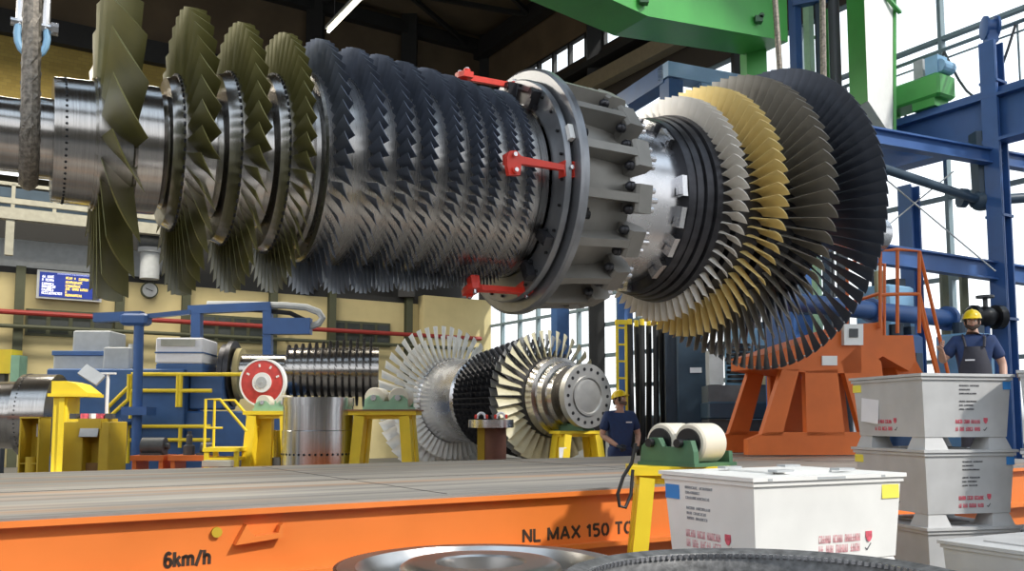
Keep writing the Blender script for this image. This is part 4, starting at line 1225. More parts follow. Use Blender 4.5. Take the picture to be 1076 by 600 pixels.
def person(label, loc, rz, head_yaw, head_pitch, arms, legs, shirt_m, trou_m, bib=False, gloves=False, beard=None, sc_=1.0):
    t = thing('person', label, 'person', loc, rz, None, sc_)
    V = Vector
    # body skeleton faces -Y
    hip, waist, chest, neckb, neck = V((0, 0, .93)), V((0, -.01, 1.08)), V((0, -.005, 1.30)), V((0, .015, 1.47)), V((0, 0, 1.545))
    hr = Euler((head_pitch, 0, head_yaw)).to_matrix()
    hc = V((0, .005, 1.61)) + hr @ V((0, -.012, .055))
    verts = [hip, waist, chest, neckb, neck, hc + hr @ V((0, .01, -.05))]
    edges = [(0, 1), (1, 2), (2, 3), (3, 4), (4, 5)]
    rad = [(.135, .10), (.135, .10), (.185, .135), (.085, .075), (.062, .062), .06]
    for s in (-1, 1):
        sh, el, wr = V((s * .195, .01, 1.425)), V(arms[s][0]), V(arms[s][1])
        i = len(verts)
        verts += [sh, sh.lerp(el, .5), el, el.lerp(wr, .45), wr]
        edges += [(2, i), (i, i + 1), (i + 1, i + 2), (i + 2, i + 3), (i + 3, i + 4)]
        rad += [.075, .060, .047, .045, .030]
        kn, an, to = [V(q) for q in legs[s]]
        i = len(verts); hj = V((s * .095, 0, .86))
        verts += [hj, hj.lerp(kn, .5), kn, kn.lerp(an, .4), an, to]
        edges += [(0, i), (i, i + 1), (i + 1, i + 2), (i + 2, i + 3), (i + 3, i + 4), (i + 4, i + 5)]
        rad += [.098, .085, .060, .058, .042, .04]
    b = MB(); b.add(*skin_mesh(verts, edges, rad, 2))
    head_shape(b, hc, hr)
    hands = MB() if gloves else b
    for s in (-1, 1):
        el, wr = V(arms[s][0]), V(arms[s][1])
        hand(hands, wr, V(arms[s][2]) if len(arms[s]) > 2 else (wr - el), -s, arms[s][4] if len(arms[s]) > 4 else 1.6, V(arms[s][3]) if len(arms[s]) > 3 else V((-s, .2, 0)))
    body = b.build('body', M_skin, t, True)
    for p in body.data.polygons: p.use_smooth = True
    if gloves:
        g = hands.build('gloves', M_glove, t, True)
    eb = MB(); wb = MB()
    for s in (-1, 1):
        wb.ball(hc + hr @ V((s * .030, -.080, .004)), .0125, 10, 8); eb.ball(hc + hr @ V((s * .030, -.0895, .004)), .0058, 8, 6)
        eb.tube([hc + hr @ V((s * .014, -.096, .024)), hc + hr @ V((s * .03, -.096, .029)), hc + hr @ V((s * .047, -.087, .024))], .005, 6)
    wb.build('eyes', M_white, body); eb.build('eyebrows', M_hair, body)
    mb_ = MB(); mb_.ball(hc + hr @ V((0, -.094, -.052)), .02, 10, 6, (1, .35, .22)); mb_.build('mouth', mat('lips', (.38, .14, .11), .5), body)
    # hair round the back and sides, beard
    hb_ = MB()
    for i in range(7):
        a = R(-120 + 40 * i)
        c = hc + hr @ V((.066 * math.sin(a), .084 * math.cos(a), .015 - .03 * abs(math.cos(a)))); hb_.ball(c, .035, 10, 6, (.75, .75, 1.3))
    hb_.build('hair', M_hair, t, True)
    if beard:
        bb = MB(); 
        for a in range(-70, 71, 14):
            bb.ball(hc + hr @ V((.058 * math.sin(R(a)), -.074 * math.cos(R(a)) - .012, -.085 + .035 * abs(math.sin(R(a))))), .024, 10, 6, (1, .8, 1.1))
        bb.build('beard', beard, t, True)
    # helmet
    h = MB()
    n, m = 28, 9
    vs, fs = [], []
    for i in range(m + 1):
        th = PI / 2 * 1.04 * i / m
        for k in range(n):
            ph = 2 * PI * k / n
            e_ = 1 + (.0 if i < m else .05)
            vs.append(hc + hr @ V((.099 * e_ * math.sin(th) * math.sin(ph), -.122 * e_ * math.sin(th) * math.cos(ph) - .004, .040 + .105 * math.cos(th) + (.006 if abs(math.sin(ph)) < .25 and i < m - 1 else 0))))
    for i in range(m):
        for k in range(n): fs.append((i * n + k, (i + 1) * n + k, (i + 1) * n + (k + 1) % n, i * n + (k + 1) % n))
    h.add(vs, fs)
    hel = h.build('helmet', M_helmet, t, True)
    br = MB(); pts = [(.10 * math.sin(R(a)), -.125 * math.cos(R(a)) - .055 * max(0, math.cos(R(a) * 1.2)), .036 - .008 * math.cos(R(a))) for a in range(-75, 76, 10)]
    inn = [(.085 * math.sin(R(a)), -.105 * math.cos(R(a)), .046) for a in range(-75, 76, 10)]
    vv = [hc + hr @ V(p) for p in pts] + [hc + hr @ V(p) for p in inn] + [hc + hr @ (V(p) + V((0, 0, .006))) for p in pts] + [hc + hr @ (V(p) + V((0, 0, .008))) for p in inn]
    L = len(pts); ff = []
    for i in range(L - 1):
        ff += [(i, i + 1, L + i + 1, L + i), (2 * L + i, 3 * L + i, 3 * L + i + 1, 2 * L + i + 1), (i, 2 * L + i, 2 * L + i + 1, i + 1)]
    br.add(vv, ff); br.build('peak', M_helmet, hel, True)
    # shirt: torso and upper sleeves
    vs_ = [V((0, 0, .88)), V((0, -.01, 1.07)), V((0, -.005, 1.30)), V((0, .012, 1.455))]
    es = [(0, 1), (1, 2), (2, 3)]; rr = [(.182, .142), (.182, .145), (.203, .153), (.105, .095)]
    for s in (-1, 1):
        sh, el = V((s * .195, .01, 1.425)), V(arms[s][0]); i = len(vs_)
        vs_ += [sh, sh.lerp(el, .5), sh.lerp(el, .78)]; es += [(2, i), (i, i + 1), (i + 1, i + 2)]; rr += [.095, .083, .078]
    sb = MB(); sb.add(*skin_mesh(vs_, es, rr, 2)); sb.build('shirt', shirt_m, t, True)
    vs_ = [V((0, 0, 1.05)), V((0, 0, .90))]; es = [(0, 1)]; rr = [(.180, .142), (.188, .15)]
    for s in (-1, 1):
        kn, an, to = [V(q) for q in legs[s]]; hj = V((s * .1, 0, .83)); i = len(vs_)
        vs_ += [hj, hj.lerp(kn, .5), kn, kn.lerp(an, .5), kn.lerp(an, .93)]; es += [(1, i)] + [(i + j, i + j + 1) for j in range(4)]; rr += [.112, .098, .078, .075, .072]
    tb = MB(); tb.add(*skin_mesh(vs_, es, rr, 2)); tb.build('trousers', trou_m, t, True)
    for s in (-1, 1):
        kn, an, to = [V(q) for q in legs[s]]
        fb = MB(); d = (to - an); d.z = 0; d.normalize()
        fb.add(*skin_mesh([an + V((0, 0, .02)), V((an.x, an.y, .05)) - d * .04, V((an.x, an.y, .045)) + d * .10, V((an.x, an.y, .038)) + d * .19], [(0, 1), (1, 2), (2, 3)], [.05, (.045, .045), (.05, .042), (.042, .034)], 2)); fb.build('boot', M_black, t, True)
    if bib:
        pb_ = MB()
        N = 9
        vv, ff = [], []
        for j, z in enumerate((.98, 1.09, 1.20, 1.30, 1.36)):
            wx = (.175, .17, .15, .125, .11)[j]
            for i in range(N):
                u = -1 + 2 * i / (N - 1)
                dep = (.158, .163, .172, .170, .150)[j]
                vv.append(V((wx * u, -dep * math.sqrt(max(.05, 1 - (u * .8) ** 2)) - .005, z)))
        for j in range(4):
            for i in range(N - 1): ff.append((j * N + i, j * N + i + 1, (j + 1) * N + i + 1, (j + 1) * N + i))
        k0 = len(vv)
        vv += [q + V((0, .02, 0)) for q in vv]
        ff += [tuple(i + k0 for i in f[::-1]) for f in ff]
        pb_.add(vv, ff)
        for s in (-1, 1): pb_.tube([V((s * .095, -.150, 1.35)), V((s * .11, -.105, 1.46)), V((s * .11, .0, 1.505)), V((s * .09, .11, 1.45)), V((s * .05, .15, 1.3))], .016, 6)
        pb_.build('bib', trou_m, t, True)
    return t

std = {-1: ((-.10, -.02, .48), (-.11, .03, .09), (-.13, -.12, .05)), 1: ((.11, -.03, .48), (.13, .03, .09), (.16, -.12, .05))}
x = gx(651, 13.6, 1.7)
w1 = person('worker in yellow helmet and navy T-shirt standing beside the big steel flange, looking up', (x, 13.6, 0), R(14), R(38), R(-14),
       {-1: ((-.27, .03, 1.14), (-.11, -.20, .99), (.55, -.55, -.4), (.3, .5, -.3), 2.2), 1: ((.29, .0, 1.15), (.20, -.17, .97), (-.25, -.7, -.35), (-.6, .2, -.2), 2.2)}, std, M_navy, M_navy, gloves=True, beard=mat('short grey beard', (.16, .11, .09), .9), sc_=1.03)
b = MB(); b.box((0, 0, 0), (.09, .012, .02)); o = b.build('chest_print', M_paper, w1); o.location = (.085, -.158, 1.335)
x = gx(1022, 10.4, 2.5)
w2 = person('worker in yellow helmet and dark dungarees behind the grey crates, hand on the orange rail', (x, 10.4, .9), R(-22), R(-6), R(3),
       {-1: ((-.34, -.06, 1.20), (-.36, -.30, 1.30), (-.25, -.3, .5), (.4, -.5, .1), 2.6), 1: ((.30, .02, 1.15), (.28, -.12, .90), (0, -.3, -1), (-1, 0, 0), 1.3)}, std, M_navy, M_coverall, bib=True, beard=mat('dark beard', (.06, .04, .03), .9), sc_=1.0)
b = MB(); b.box((0, 0, 0), (.10, .01, .016)); o = b.build('bib_print', M_paper, w2); o.location = (-.06, -.172, 1.20)
# ================================================================== BEYOND THE DECK
def gp(px, D, z=1.4): return Vector((gx(px, D, z), D, 0))
# steel liner cylinder
p = gp(334.5, 13.2)
zc = zat(418, 13.2); rc_ = 37 / FPX * 13.2
M_brush = mat('brushed liner steel', (.55, .56, .58), .22, 1.0, .25, 4, (5, 5, .08))
t = thing('steel_cylinder', 'brushed steel cylinder standing upright between the two yellow trestles', 'steel cylinder', p)
b = MB(); b.lathe((0, 0, 0), Z, [(0, rc_), (zc * .72, rc_), (zc * .725, rc_ - .012), (zc * .93, rc_ - .012), (zc * .93, rc_), (zc, rc_), (zc, rc_ - .05), (.05, rc_ - .05)], 72, False); b.build('shell', M_brush, t, True)
b = MB()
for i in range(40):
    a = 2 * PI * i / 40; b.cyl((math.cos(a) * (rc_ - .01), math.sin(a) * (rc_ - .01), zat(478, 12.7)), (math.cos(a) * (rc_ + .004), math.sin(a) * (rc_ + .004), zat(478, 12.7)), .018, n=8)
b.build('holes', M_black, t)
p = gp(284, 15.0)
t = thing('steel_cylinder', 'short steel cylinder standing under the trestle that carries the red disc', 'steel cylinder', p)
b = MB(); b.lathe((0, 0, 0), Z, [(0, .42), (zat(452, 15), .42), (zat(452, 15), .36), (.05, .36)], 48, False); b.build('shell', M_brush, t, True)
b = MB(); b.cyl((0, 0, .62), (0, 0, .80), .52, n=40); b.build('base_ring', M_dgrey, t, True)
# trestles with green roller blocks
D = 13.3; h = zat(432, D)
trestle('yellow trestle right of the steel cylinder, carrying a green block with two cream rollers', gp(405, D), R(-2), 1.0, .62, h, M_yellow, .03)
b = MB(); b.box((0, 0, .01), (1.06, .66, .02)); o = tag(b.build('timber_pad', mat('brown pad', (.28, .13, .07), .8)), 'thin brown pad on the yellow trestle right of the steel cylinder', 'pad'); o.location = gp(405, D) + Vector((0, 0, h)); o.rotation_euler = (0, 0, R(-2))
roller_block('pale green roller block with two cream rollers right of the steel cylinder', gp(409, D) + Vector((0, 0, h + .02)), R(-4), .155, .42, M_lgreen, .31)
D = 14.4; h = zat(432, D)
trestle('yellow trestle carrying the red disc, left of the steel cylinder', gp(287, D), R(-2), .80, .6, h, M_yellow, .03)
roller_block('pale green roller block under the red disc', gp(289, D - .1) + Vector((0, 0, h)), R(-4), .12, .22, M_lgreen, .29)
p = at(276.5, 402, 14.62)
t = thing('red_disc', 'red disc with white rim and hub leaning on the pale green roller block', 'disc', p, R(-8))
rd = 25 / FPX * 14.6
b = MB(); b.lathe((0, -.04, 0), (0, .06, 0), [(0, rd * .93), (0.05, rd * .96), (1, rd * .96)], 56); b.build('plate', mat('red disc paint', (.55, .05, .04), .5, 0, .2, 9), t, True)
b = MB(); b.lathe((0, -.05, 0), (0, .07, 0), [(0, rd * .93), (.0, rd), (1, rd), (1, rd * .93)], 56, False, True); b.build('rim', M_white, t, True)
b = MB(); b.cyl((0, -.06, 0), (0, 0, 0), rd * .42, n=36); b.build('hub', M_white, t, True)
b = MB(); b.cyl((0, -.075, 0), (0, -.05, 0), rd * .24, n=28); b.cyl((0, -.085, 0), (0, -.06, 0), rd * .06, n=12); b.build('boss', M_grey, t, True)
b = MB()
for a in (20, 60, 100, 150):
    b = MB(); b.box((rd * .72 * math.cos(R(a)), -.045, rd * .72 * math.sin(R(a))), (.05, .012, .03), rot=Euler((0, -R(a), 0)).to_matrix())
    b.build('chip', M_white, t)
# yellow access step with handrail left of it
D = 13.8
t = thing('access_step', 'small yellow access step with handrails left of the red disc trestle', 'access step', gp(234, D - .2), R(6))
hs = zat(470, D)
b = MB(); b.box((0, .3, hs - .03), (.55, .7, .06)); b.box((.02, .3, hs - .17), (.5, .6, .04)); b.build('step', M_yellow, t)
for x in (-.22, .22):
    for y in (0, .6):
        b = MB(); b.box((x, y, (hs - .06) / 2), (.07, .07, hs - .06)); b.build('leg', M_yellow, t)
b = MB(); zt_ = zat(420, D)
b.tube([(-.26, 0, hs), (-.26, 0, zt_), (-.05, 0, zt_), (.36, 0, hs + .25)], .022, 8); b.tube([(-.26, .6, hs), (-.26, .6, zt_), (.05, .6, zt_), (.42, .6, hs + .3)], .022, 8); b.tube([(-.26, 0, hs + .3), (.0, 0, hs + .3)], .016, 8)
b.tube([(-.13, 0, hs), (-.13, 0, zt_)], .014, 8); b.build('handrail', M_yellow, t, True)
b = MB(); b.prism([(.28, 0), (.62, 0), (.62, 1.0), (.50, 1.15), (.28, .9)], (0, .7, .5), (1, 0, 0), (0, 0, 1), (0, 1, 0), .25); b.build('guard', M_yellow, t)
# timber block on the deck edge
p = atz(229, 490.5, .9)
b = MB(); b.box((0, 0, .035), (.31, .14, .07), bev=.008); o = b.build('timber_block', mat('pale timber', (.72, .66, .52), .8, 0, .1, 5, (1, 8, 8))); o.location = p; o.rotation_euler = (0, 0, HALL - R(30)); tag(o, 'pale timber block lying on the far edge of the deck', 'timber block')

# second turbine rotor on trestles
DF = 17.8
pf = at(618, 416, DF)
axd = Vector((-.62, .785, -.004)).normalized()       # from the flange away from us
t = thing('gas_turbine_rotor', 'second turbine rotor on yellow trestles, round bolted flange towards us', 'turbine rotor', pf, 0)
def lt(prof, name, m, n=48): 
    b = MB(); b.lathe((0, 0, 0), axd, prof, n); return b.build(name, m, t, True)
rf = 34 / FPX * DF
fl = lt([(0, rf * .60), (0, rf), (.14, rf), (.14, rf * .62)], 'flange', mat('flange steel', (.46, .455, .44), .38, .75, .06, 5))
b = MB(); b.lathe((0, 0, 0), axd, [(-.01, .0), (-.012, rf * .40), (.0, rf * .52), (-.03, rf * .55), (-.03, rf * .62), (.05, rf * .62)], 48, False); b.build('flange_face', MATS['flange steel'], fl, True)
a1 = axd.cross(Z).normalized(); a2 = axd.cross(a1)
for i in range(18):
    b = MB()
    a = 2 * PI * i / 18; c_ = a1 * (rf * .83 * math.cos(a)) + a2 * (rf * .83 * math.sin(a)); b.cyl(c_ - axd * .006, c_ + axd * .01, rf * .055, n=12)
    b.build('bolt_hole', M_black, fl)
lt([(.14, .42), (.40, .44), (.42, .62), (.58, .64), (.60, .72), (.78, .74), (.80, .82), (.98, .84), (1.0, .60)], 'shaft_cone', M_steel)
lt([(1.0, .85), (3.4, .95), (3.45, .75), (5.2, .75)], 'drum', M_dsteel)
lt([(3.42, .90), (3.5, .98), (4.7, 1.0), (4.75, 1.05), (4.95, 1.05), (5.0, .9), (5.3, .8), (6.0, .5)], 'centre_casing', M_steel2)
M_cream_blade = mat('cream coated blade', (.56, .52, .36), .45, 0, .1)
M_silver_blade = mat('bright steel blade', (.80, .79, .76), .4, .1, .06)
base = Matrix((tuple(list((axd.x, a1.x, a2.x, 0))), (axd.y, a1.y, a2.y, 0), (axd.z, a1.z, a2.z, 0), (0, 0, 0, 1)))
rowsB = [(1.22, 1.42, .83, .10, .20, .22, .08, 38, 0), (1.50, 1.38, .86, .08, .18, .18, .08, 46, 1)] + [(1.72 + .21 * i, 1.33 - .030 * i, .90, .055, .11, .08, .06, 58, 2) for i in range(8)] + [(4.80, 1.40, 1.04, .10, .14, .14, .10, 56, 4), (5.02, 1.60, 1.04, .10, .17, .14, .12, 54, 4), (5.25, 1.86, 1.0, .12, .215, .2, .14, 46, 3)]
rest = MB()
cnt = 0
for i, (s, rt, rh, ca, ct, ra_, rc2, n, mi) in enumerate(rowsB):
    bl = blade(s, rt, rh, ca, ct, ra_, rc2, .022, .08, 3, 5)
    big = i in (0,) or i == len(rowsB) - 1
    me = None
    for k in range(n):
        M = base @ Matrix.Rotation(2 * PI * k / n, 4, 'X')
        if big and cnt < 90:
            if me is None: me = blade_mesh('turbine_blade', bl, (M_cream_blade, M_silver_blade, M_dsteel, M_silver_blade)[mi])
            o = bpy.data.objects.new('turbine_blade', me); COL.objects.link(o); o.parent = t; o.matrix_local = M; cnt += 1
        else:
            rest.m = mi; rest.M = M; rest.add(*bl); rest.M = None
rest.build('turbine_blades', [M_cream_blade, mat('dull steel blade', (.30, .31, .33), .4, .5, .2), M_dsteel, M_silver_blade, M_silver_blade], t, True, 'stuff')
# trestles under it
zz = zat(453, 17.5)
trestle('yellow trestle under the bolted flange, white notice card on its leg', gp(606, 18.15), R(20), 1.0, .6, zz, M_yellow, .05, True)
D = 17.7
b = MB(); t = thing('roller_block', 'green block with a pale roller under the shaft beside the bolted flange', 'roller block', gp(603, 18.15) + Vector((0, 0, zz)), R(-38))
b.prism([(-.36, 0), (.36, 0), (.32, .14), (-.32, .14)], (0, -.2, 0), (1, 0, 0), (0, 0, 1), (0, 1, 0), .4); b.build('bracket', M_dgreen, t)
for x in (-.28, .28):
    b = MB(); b.cyl((x, -.2, .17), (x, .2, .17), .11, n=20); b.build('roller', M_roller, t, True)
# round lifting plate on a pillar, in front of the second rotor
D = 14.6; p = gp(516, D); hz_ = zat(441, D)
t = thing('lifting_plate', 'thick round steel plate with red and white shackles on a short post', 'lifting plate', p)
b = MB(); b.cyl((0, 0, hz_ - .13), (0, 0, hz_), .37, n=44); b.build('plate', M_steel2, t, True)
b = MB(); b.cyl((.05, 0, 0), (.05, 0, hz_ - .13), .20, n=28); b.cyl((.05, 0, 0), (.05, 0, .05), .30, n=28); b.build('post', mat('brown primer', (.16, .07, .05), .6), t, True)
b = MB(); b.box((-.16, -.1, (hz_ - .13) / 2), (.12, .08, hz_ - .13)); b.build('strut', M_ochre, t)
for x in (-.16, .16):
    b = MB(); b.tube([(x + .07 * math.cos(PI * i / 10), 0, hz_ + .02 + .09 * math.sin(PI * i / 10)) for i in range(11)], .022, 8); e_ = b.build('shackle', M_paper, t, True)
    b = MB(); b.cyl((x - .11, 0, hz_ + .05), (x - .07, 0, hz_ + .05), .035, n=10); b.cyl((x + .07, 0, hz_ + .05), (x + .11, 0, hz_ + .05), .035, n=10); b.build('pin', M_red, e_)

# shaft end and stands at far left
D = 15.0; pc = at(30, 430, D)
t = thing('shaft_end', 'steel shaft end lying at the left edge on a yellow stand', 'shaft', (gx(52, 15.0, 1.5) , 15.3, zat(436, 15.0)), HALL - R(24))
b = MB(); b.lathe((0, 0, 0), (-1, 0, 0), [(0, .30), (0, .70), (.55, .70), (.56, .58), (1.2, .56), (1.22, .52), (3.0, .52)], 48); b.build('shaft', M_steel, t, True)
b = MB()
for i in range(60):
    a = 2 * PI * i / 60; b.ball((-.46, .70 * math.cos(a), .70 * math.sin(a)), .014, 6, 4)
b.build('balance_holes', M_black, t)
D = 14.2; p = gp(79, D)
t = thing('bearing_stand', 'bright yellow bearing stand at the end of the left shaft', 'stand', p, R(4))
zt_ = zat(417, D)
b = MB(); b.box((-.14, 0, zt_ / 2), (.22, .5, zt_), bev=.02); b.box((-.10, -.26, zt_ / 2), (.08, .05, zt_)); b.build('column', M_yellow, t)
b = MB(); b.prism([(-.26, 0), (.28, 0), (.28, .06), (.10, .20), (-.05, .24), (-.26, .24)], (0, -.3, zt_), (1, 0, 0), (0, 0, 1), (0, 1, 0), .6); b.build('saddle', M_yellow, t)
b = MB(); b.box((.0, 0, zt_ + .02), (.60, .68, .05)); b.build('top_plate', M_yellow, t)
b = MB(); b.box((-.2, -.35, .35), (1.9, .4, .35)); b.build('footing', M_white, t)
D = 11.2; p = gp(37.5, D); zt_ = zat(438, D)
t = thing('steel_box_post', 'narrow ochre box post with a paper label, in front of the left shaft end', 'post', p, R(-4))
b = MB(); b.box((0, .12, zt_ / 2), (.25, .02, zt_)); b.box((-.12, 0, zt_ / 2), (.02, .24, zt_)); b.box((.12, 0, zt_ / 2), (.02, .24, zt_)); b.box((0, 0, zt_ - .01), (.26, .26, .02)); b.box((0, 0, zt_ * .6), (.24, .22, .012)); b.build('shell', M_ochre, t)
b = MB(); b.box((0, .10, zt_ - .17), (.09, .012, .16)); b.build('paper_label', M_paper, t)
b = MB(); b.cyl((0, -.05, .02), (0, -.05, .95), .07, n=16); b.build('inner_tube', M_ochre, t)
D = 11.8; p = gp(100, D); zt_ = zat(443, D)
t = thing('control_desk', 'ochre control desk with cluttered top and slanted screen on a post', 'control desk', p, R(-2))
b = MB(); b.box((-.16, 0, zt_ / 2), (.26, .5, zt_), bev=.012); b.box((.25, 0, zt_ / 2), (.14, .5, zt_), bev=.012); b.box((.06, .12, zt_ / 2), (.26, .26, zt_)); b.build('body', M_ochre, t)
b = MB(); b.box((.06, -.03, zt_ - .03), (.30, .46, .14)); b.build('hood', M_ochre, t)
b = MB(); b.box((.06, -.26, zt_ - .12), (.24, .02, .16), rot=Matrix.Rotation(-.3, 3, 'X')); b.build('screen', M_grey, t)
b = MB(); b.box((.06, -.13, .45), (.20, .02, .8)); b.build('niche', mat('dark ochre', (.20, .11, .03), .6), t)
b = MB(); b.cyl((.10, .1, zt_), (.10, .1, zat(392, D)), .022, n=10); b.box((.10, .1, zat(392, D)), (.20, .06, .025)); b.build('mast', M_white, t)
b = MB(); b.box((-.10, .05, zat(394, D)), (.30, .05, .17), rot=Euler((-.5, .55, 0)).to_matrix()); b.build('tilted_screen', M_grey, t)
for i, (x, cn) in enumerate(((-.25, M_dgrey), (-.12, M_ink_red), (.0, M_paper), (.1, M_ink_red), (.22, M_dgrey))):
    b = MB(); b.box((x, -.05, zt_ + .07), (.09, .1, .07), rz=.4 * i); o = b.build(['hand_tool', 'red_tin', 'paper_pad', 'red_tin', 'hand_tool'][i], cn)
    o.location = p; tag(o, ['dark hand tool at the left end of the control desk', 'small red tin left of the paper pad on the control desk', 'paper pad on the control desk', 'small red tin right of the paper pad on the control desk', 'dark hand tool at the right end of the control desk'][i], ['tool', 'tin', 'paper pad', 'tin', 'tool'][i])

# big blue lathe with headstock cabinets, platform and stair
D = 20.5
def bp(px, py): return at(px, py, D)
LO = gp(170, D)
t = thing('rotor_lathe', 'long blue rotor lathe with grey headstock and white cabinet, left background', 'lathe', LO, R(3))
def Lx(px, z=1.4): return gx(px, D, z) - LO.x
def Lz(py): return zat(py, D)
def lb(x0, x1, y0, y1, dep, off, name, m, bev=.03):
    a, c_ = Lx(x0, Lz((y0 + y1) / 2)), Lx(x1, Lz((y0 + y1) / 2)); zb, zt2 = Lz(y1), Lz(y0)
    b = MB(); b.box(((a + c_) / 2, off + dep / 2, (zb + zt2) / 2), (c_ - a, dep, zt2 - zb), bev=bev); return b.build(name, m, t)
z0_ = 470
b = MB(); b.box(((Lx(125) + Lx(300)) / 2, 1.0, Lz(432) / 2), (Lx(300) - Lx(125), 2.0, Lz(432)), bev=.04); b.build('bed', M_blue2, t)
b = MB(); b.box((-1.0, .35, Lz(388) / 2), (3.1, 1.1, Lz(388)), bev=.03); b.build('headstock_base', M_blue2, t)
lb(46, 108, 371, 400, 1.4, .6, 'headstock', M_grey); lb(46, 108, 367, 372, 1.5, .55, 'headstock_cap', M_blue2, .01)
lb(63, 103, 344, 368, 1.0, .8, 'gear_housing', M_grey)
lb(106, 134, 364, 388, .6, .2, 'switch_cabinet', M_grey); 
b = MB(); b.cyl((Lx(121), .5, Lz(366)), (Lx(121), .5, Lz(386)), .14, n=20); b.cyl((Lx(130), .5, Lz(360)), (Lx(130), .5, Lz(386)), .12, n=20); b.build('filter_cans', M_grey, t, True)
lb(165, 214, 382, 393, 1.2, -.1, 'cabinet_lower', M_blue2); lb(165, 214, 355, 382, 1.2, -.1, 'cabinet', M_paper); lb(164.5, 214.5, 370, 371.5, 1.24, -.12, 'cabinet_band', M_blue2, 0)
lb(171, 206, 357, 364, .02, -.13, 'cabinet_window', mat('grey window', (.42, .42, .36), .3), 0)
lb(140, 168, 415, 431, 1.0, .1, 'carriage', M_dgrey); lb(197, 232, 393, 430, 1.2, .1, 'tailstock', M_blue2)
lb(163, 174, 433, 441, .02, -.02, 'maker_plate', M_yellow, 0)
for i, (px, r) in enumerate(((221, .72), (228, .80), (236, .62))):
    b = MB(); z = Lz(390); b.lathe((Lx(px), 1.0, z), (Lx(px) + .12, 1.0, z), [(0, r * .6), (0, r), (1, r), (1, r * .6)], 36, True); b.build('chuck_ring', [M_dsteel, M_dsteel, M_cream][i], t, True)
b = MB(); r_ = .045
def tp_(*pts): b.tube([Vector((Lx(q[0]), q[2] if len(q) > 2 else -.32, Lz(q[1]))) for q in pts], r_, 8)
tp_((143, 440), (143, 394), (300, 394)); tp_((143, 411), (225, 411)); tp_((190, 428), (190, 394)); tp_((193, 428), (193, 394)); tp_((120, 440), (120, 428), (140, 407)); tp_((120, 440), (140, 420), (140, 394)) 
tp_((142, 486), (142, 448), (225, 448)); tp_((142, 462), (225, 462)); tp_((194, 470), (194, 448))
b.build('guard_rail', M_yellow, t, True)
b = MB(); zs = Lz(438)
for k in range(7):
    b.box((Lx(140) - .24 * k, -.3, zs - .14 - .22 * k), (.26, .8, .05))
b.bar((Lx(142), -.72, zs - .1), (Lx(142) - 1.75, -.72, zs - 1.7), .04, .2); b.build('stair', M_blue2, t)
# rotor in the lathe (dark blade rows)
p = at(236, 390, 21.5)
t2 = thing('lathe_rotor', 'rotor with rows of dark blades lying in the blue lathe behind the steel cylinder', 'turbine rotor', p, R(8))
b = MB(); b.lathe((0, 0, 0), X1, [(.1, .42), (1.45, .42), (1.5, .58), (3.4, .62), (3.7, .62)], 40); b.build('shaft', M_steel, t2, True)
b = MB()
for i in range(13):
    s = 1.55 + .165 * i; rr_ = .66 + .018 * i; n = 40
    bl = blade(s, rr_, .58, .05, .09, .06, .05, .02, .05, 1, 4)
    for k in range(n):
        b.M = Matrix.Rotation(2 * PI * k / n + i, 4, 'X'); b.add(*bl)
b.M = None
b.build('blades', M_dsteel, t2)['kind'] = 'stuff'
# low orange trolleys with machine parts in front of the lathe bed
for i, (px, wd, lab) in enumerate(((163, 34, 'left orange trolley before the blue lathe bed'), (205, 40, 'right orange trolley before the blue lathe bed'))):
    D3 = 17.5; p = gp(px, D3); w_ = wd / FPX * D3
    t3 = thing('trolley', lab, 'trolley', p); zt_ = zat(478, D3)
    b = MB(); b.box((0, 0, zt_ - .05), (w_, .7, .10)); b.build('deck', M_orange2, t3)
    for x in (-.4, .4):
        b = MB(); b.box((x * w_, 0, (zt_ - .1) / 2), (.08, .6, zt_ - .1)); b.build('leg', M_orange2, t3)
    t4 = thing(['drive_motor', 'spindle_unit'][i], ['dark round motor lying on the left orange trolley', 'dark spindle unit standing on the right orange trolley'][i], ['motor', 'spindle'][i], p + Vector((0, 0, zt_)))
    b = MB()
    if i == 0: b.cyl((-.22, 0, .17), (.22, 0, .17), .17, n=28); b.cyl((.22, 0, .17), (.30, 0, .17), .06, n=16); b.box((0, 0, .02), (.4, .4, .04))
    else: b.lathe((-.1, 0, 0), (-.1, 0, 1), [(0, .11), (.18, .11), (.20, .06), (.38, .06), (.40, .04), (.46, .04)], 24); b.cyl((.15, 0, .12), (.36, 0, .12), .12, n=24); b.box((.25, 0, .02), (.3, .35, .04))
    b.build('housing', M_dgrey, t4, True)
# pillar crane arm over the lathe
D4 = 19.5
t = thing('pillar_crane', 'blue swing arm on a round pillar over the grey headstock', 'pillar crane', gp(145, D4), 0)
def q4(px, py): return Vector((gx(px, D4, zat(py, D4)) - gx(145, D4), 0, zat(py, D4)))
b = MB(); b.cyl((0, 0, 0), q4(146, 340), .105, n=20); b.box(q4(146, 432) * 1, (.55, .55, .18)); b.build('pillar', M_blue, t, True)
b = MB(); b.box(q4(143, 336), (.6, .35, .26), bev=.05); b.bar(q4(100, 334), q4(150, 332), .22, .2); b.bar(q4(150, 333), q4(200, 328), .14, .10); b.build('arm', M_blue, t)
D4 = 22.9
t = thing('cable_gantry', 'blue gantry with a curved grey cable chain over the white lathe cabinet', 'gantry', gp(243, D4), 0)
def q5(px, py): return Vector((gx(px, D4, zat(py, D4)) - gx(243, D4), 0, zat(py, D4)))
b = MB(); b.bar(q5(207, 480) * 1, q5(207, 324), .24, .24, (0, 1, 0)); b.build('post', M_blue, t)
b = MB(); b.bar(q5(281.5, 480), q5(281.5, 322), .22, .22, (0, 1, 0)); b.build('post', M_blue, t)
b = MB(); b.bar(q5(199, 326), q5(285, 322), .25, .22); b.bar(q5(278, 343), q5(327, 343), .3, .42); b.build('beam', M_blue, t)
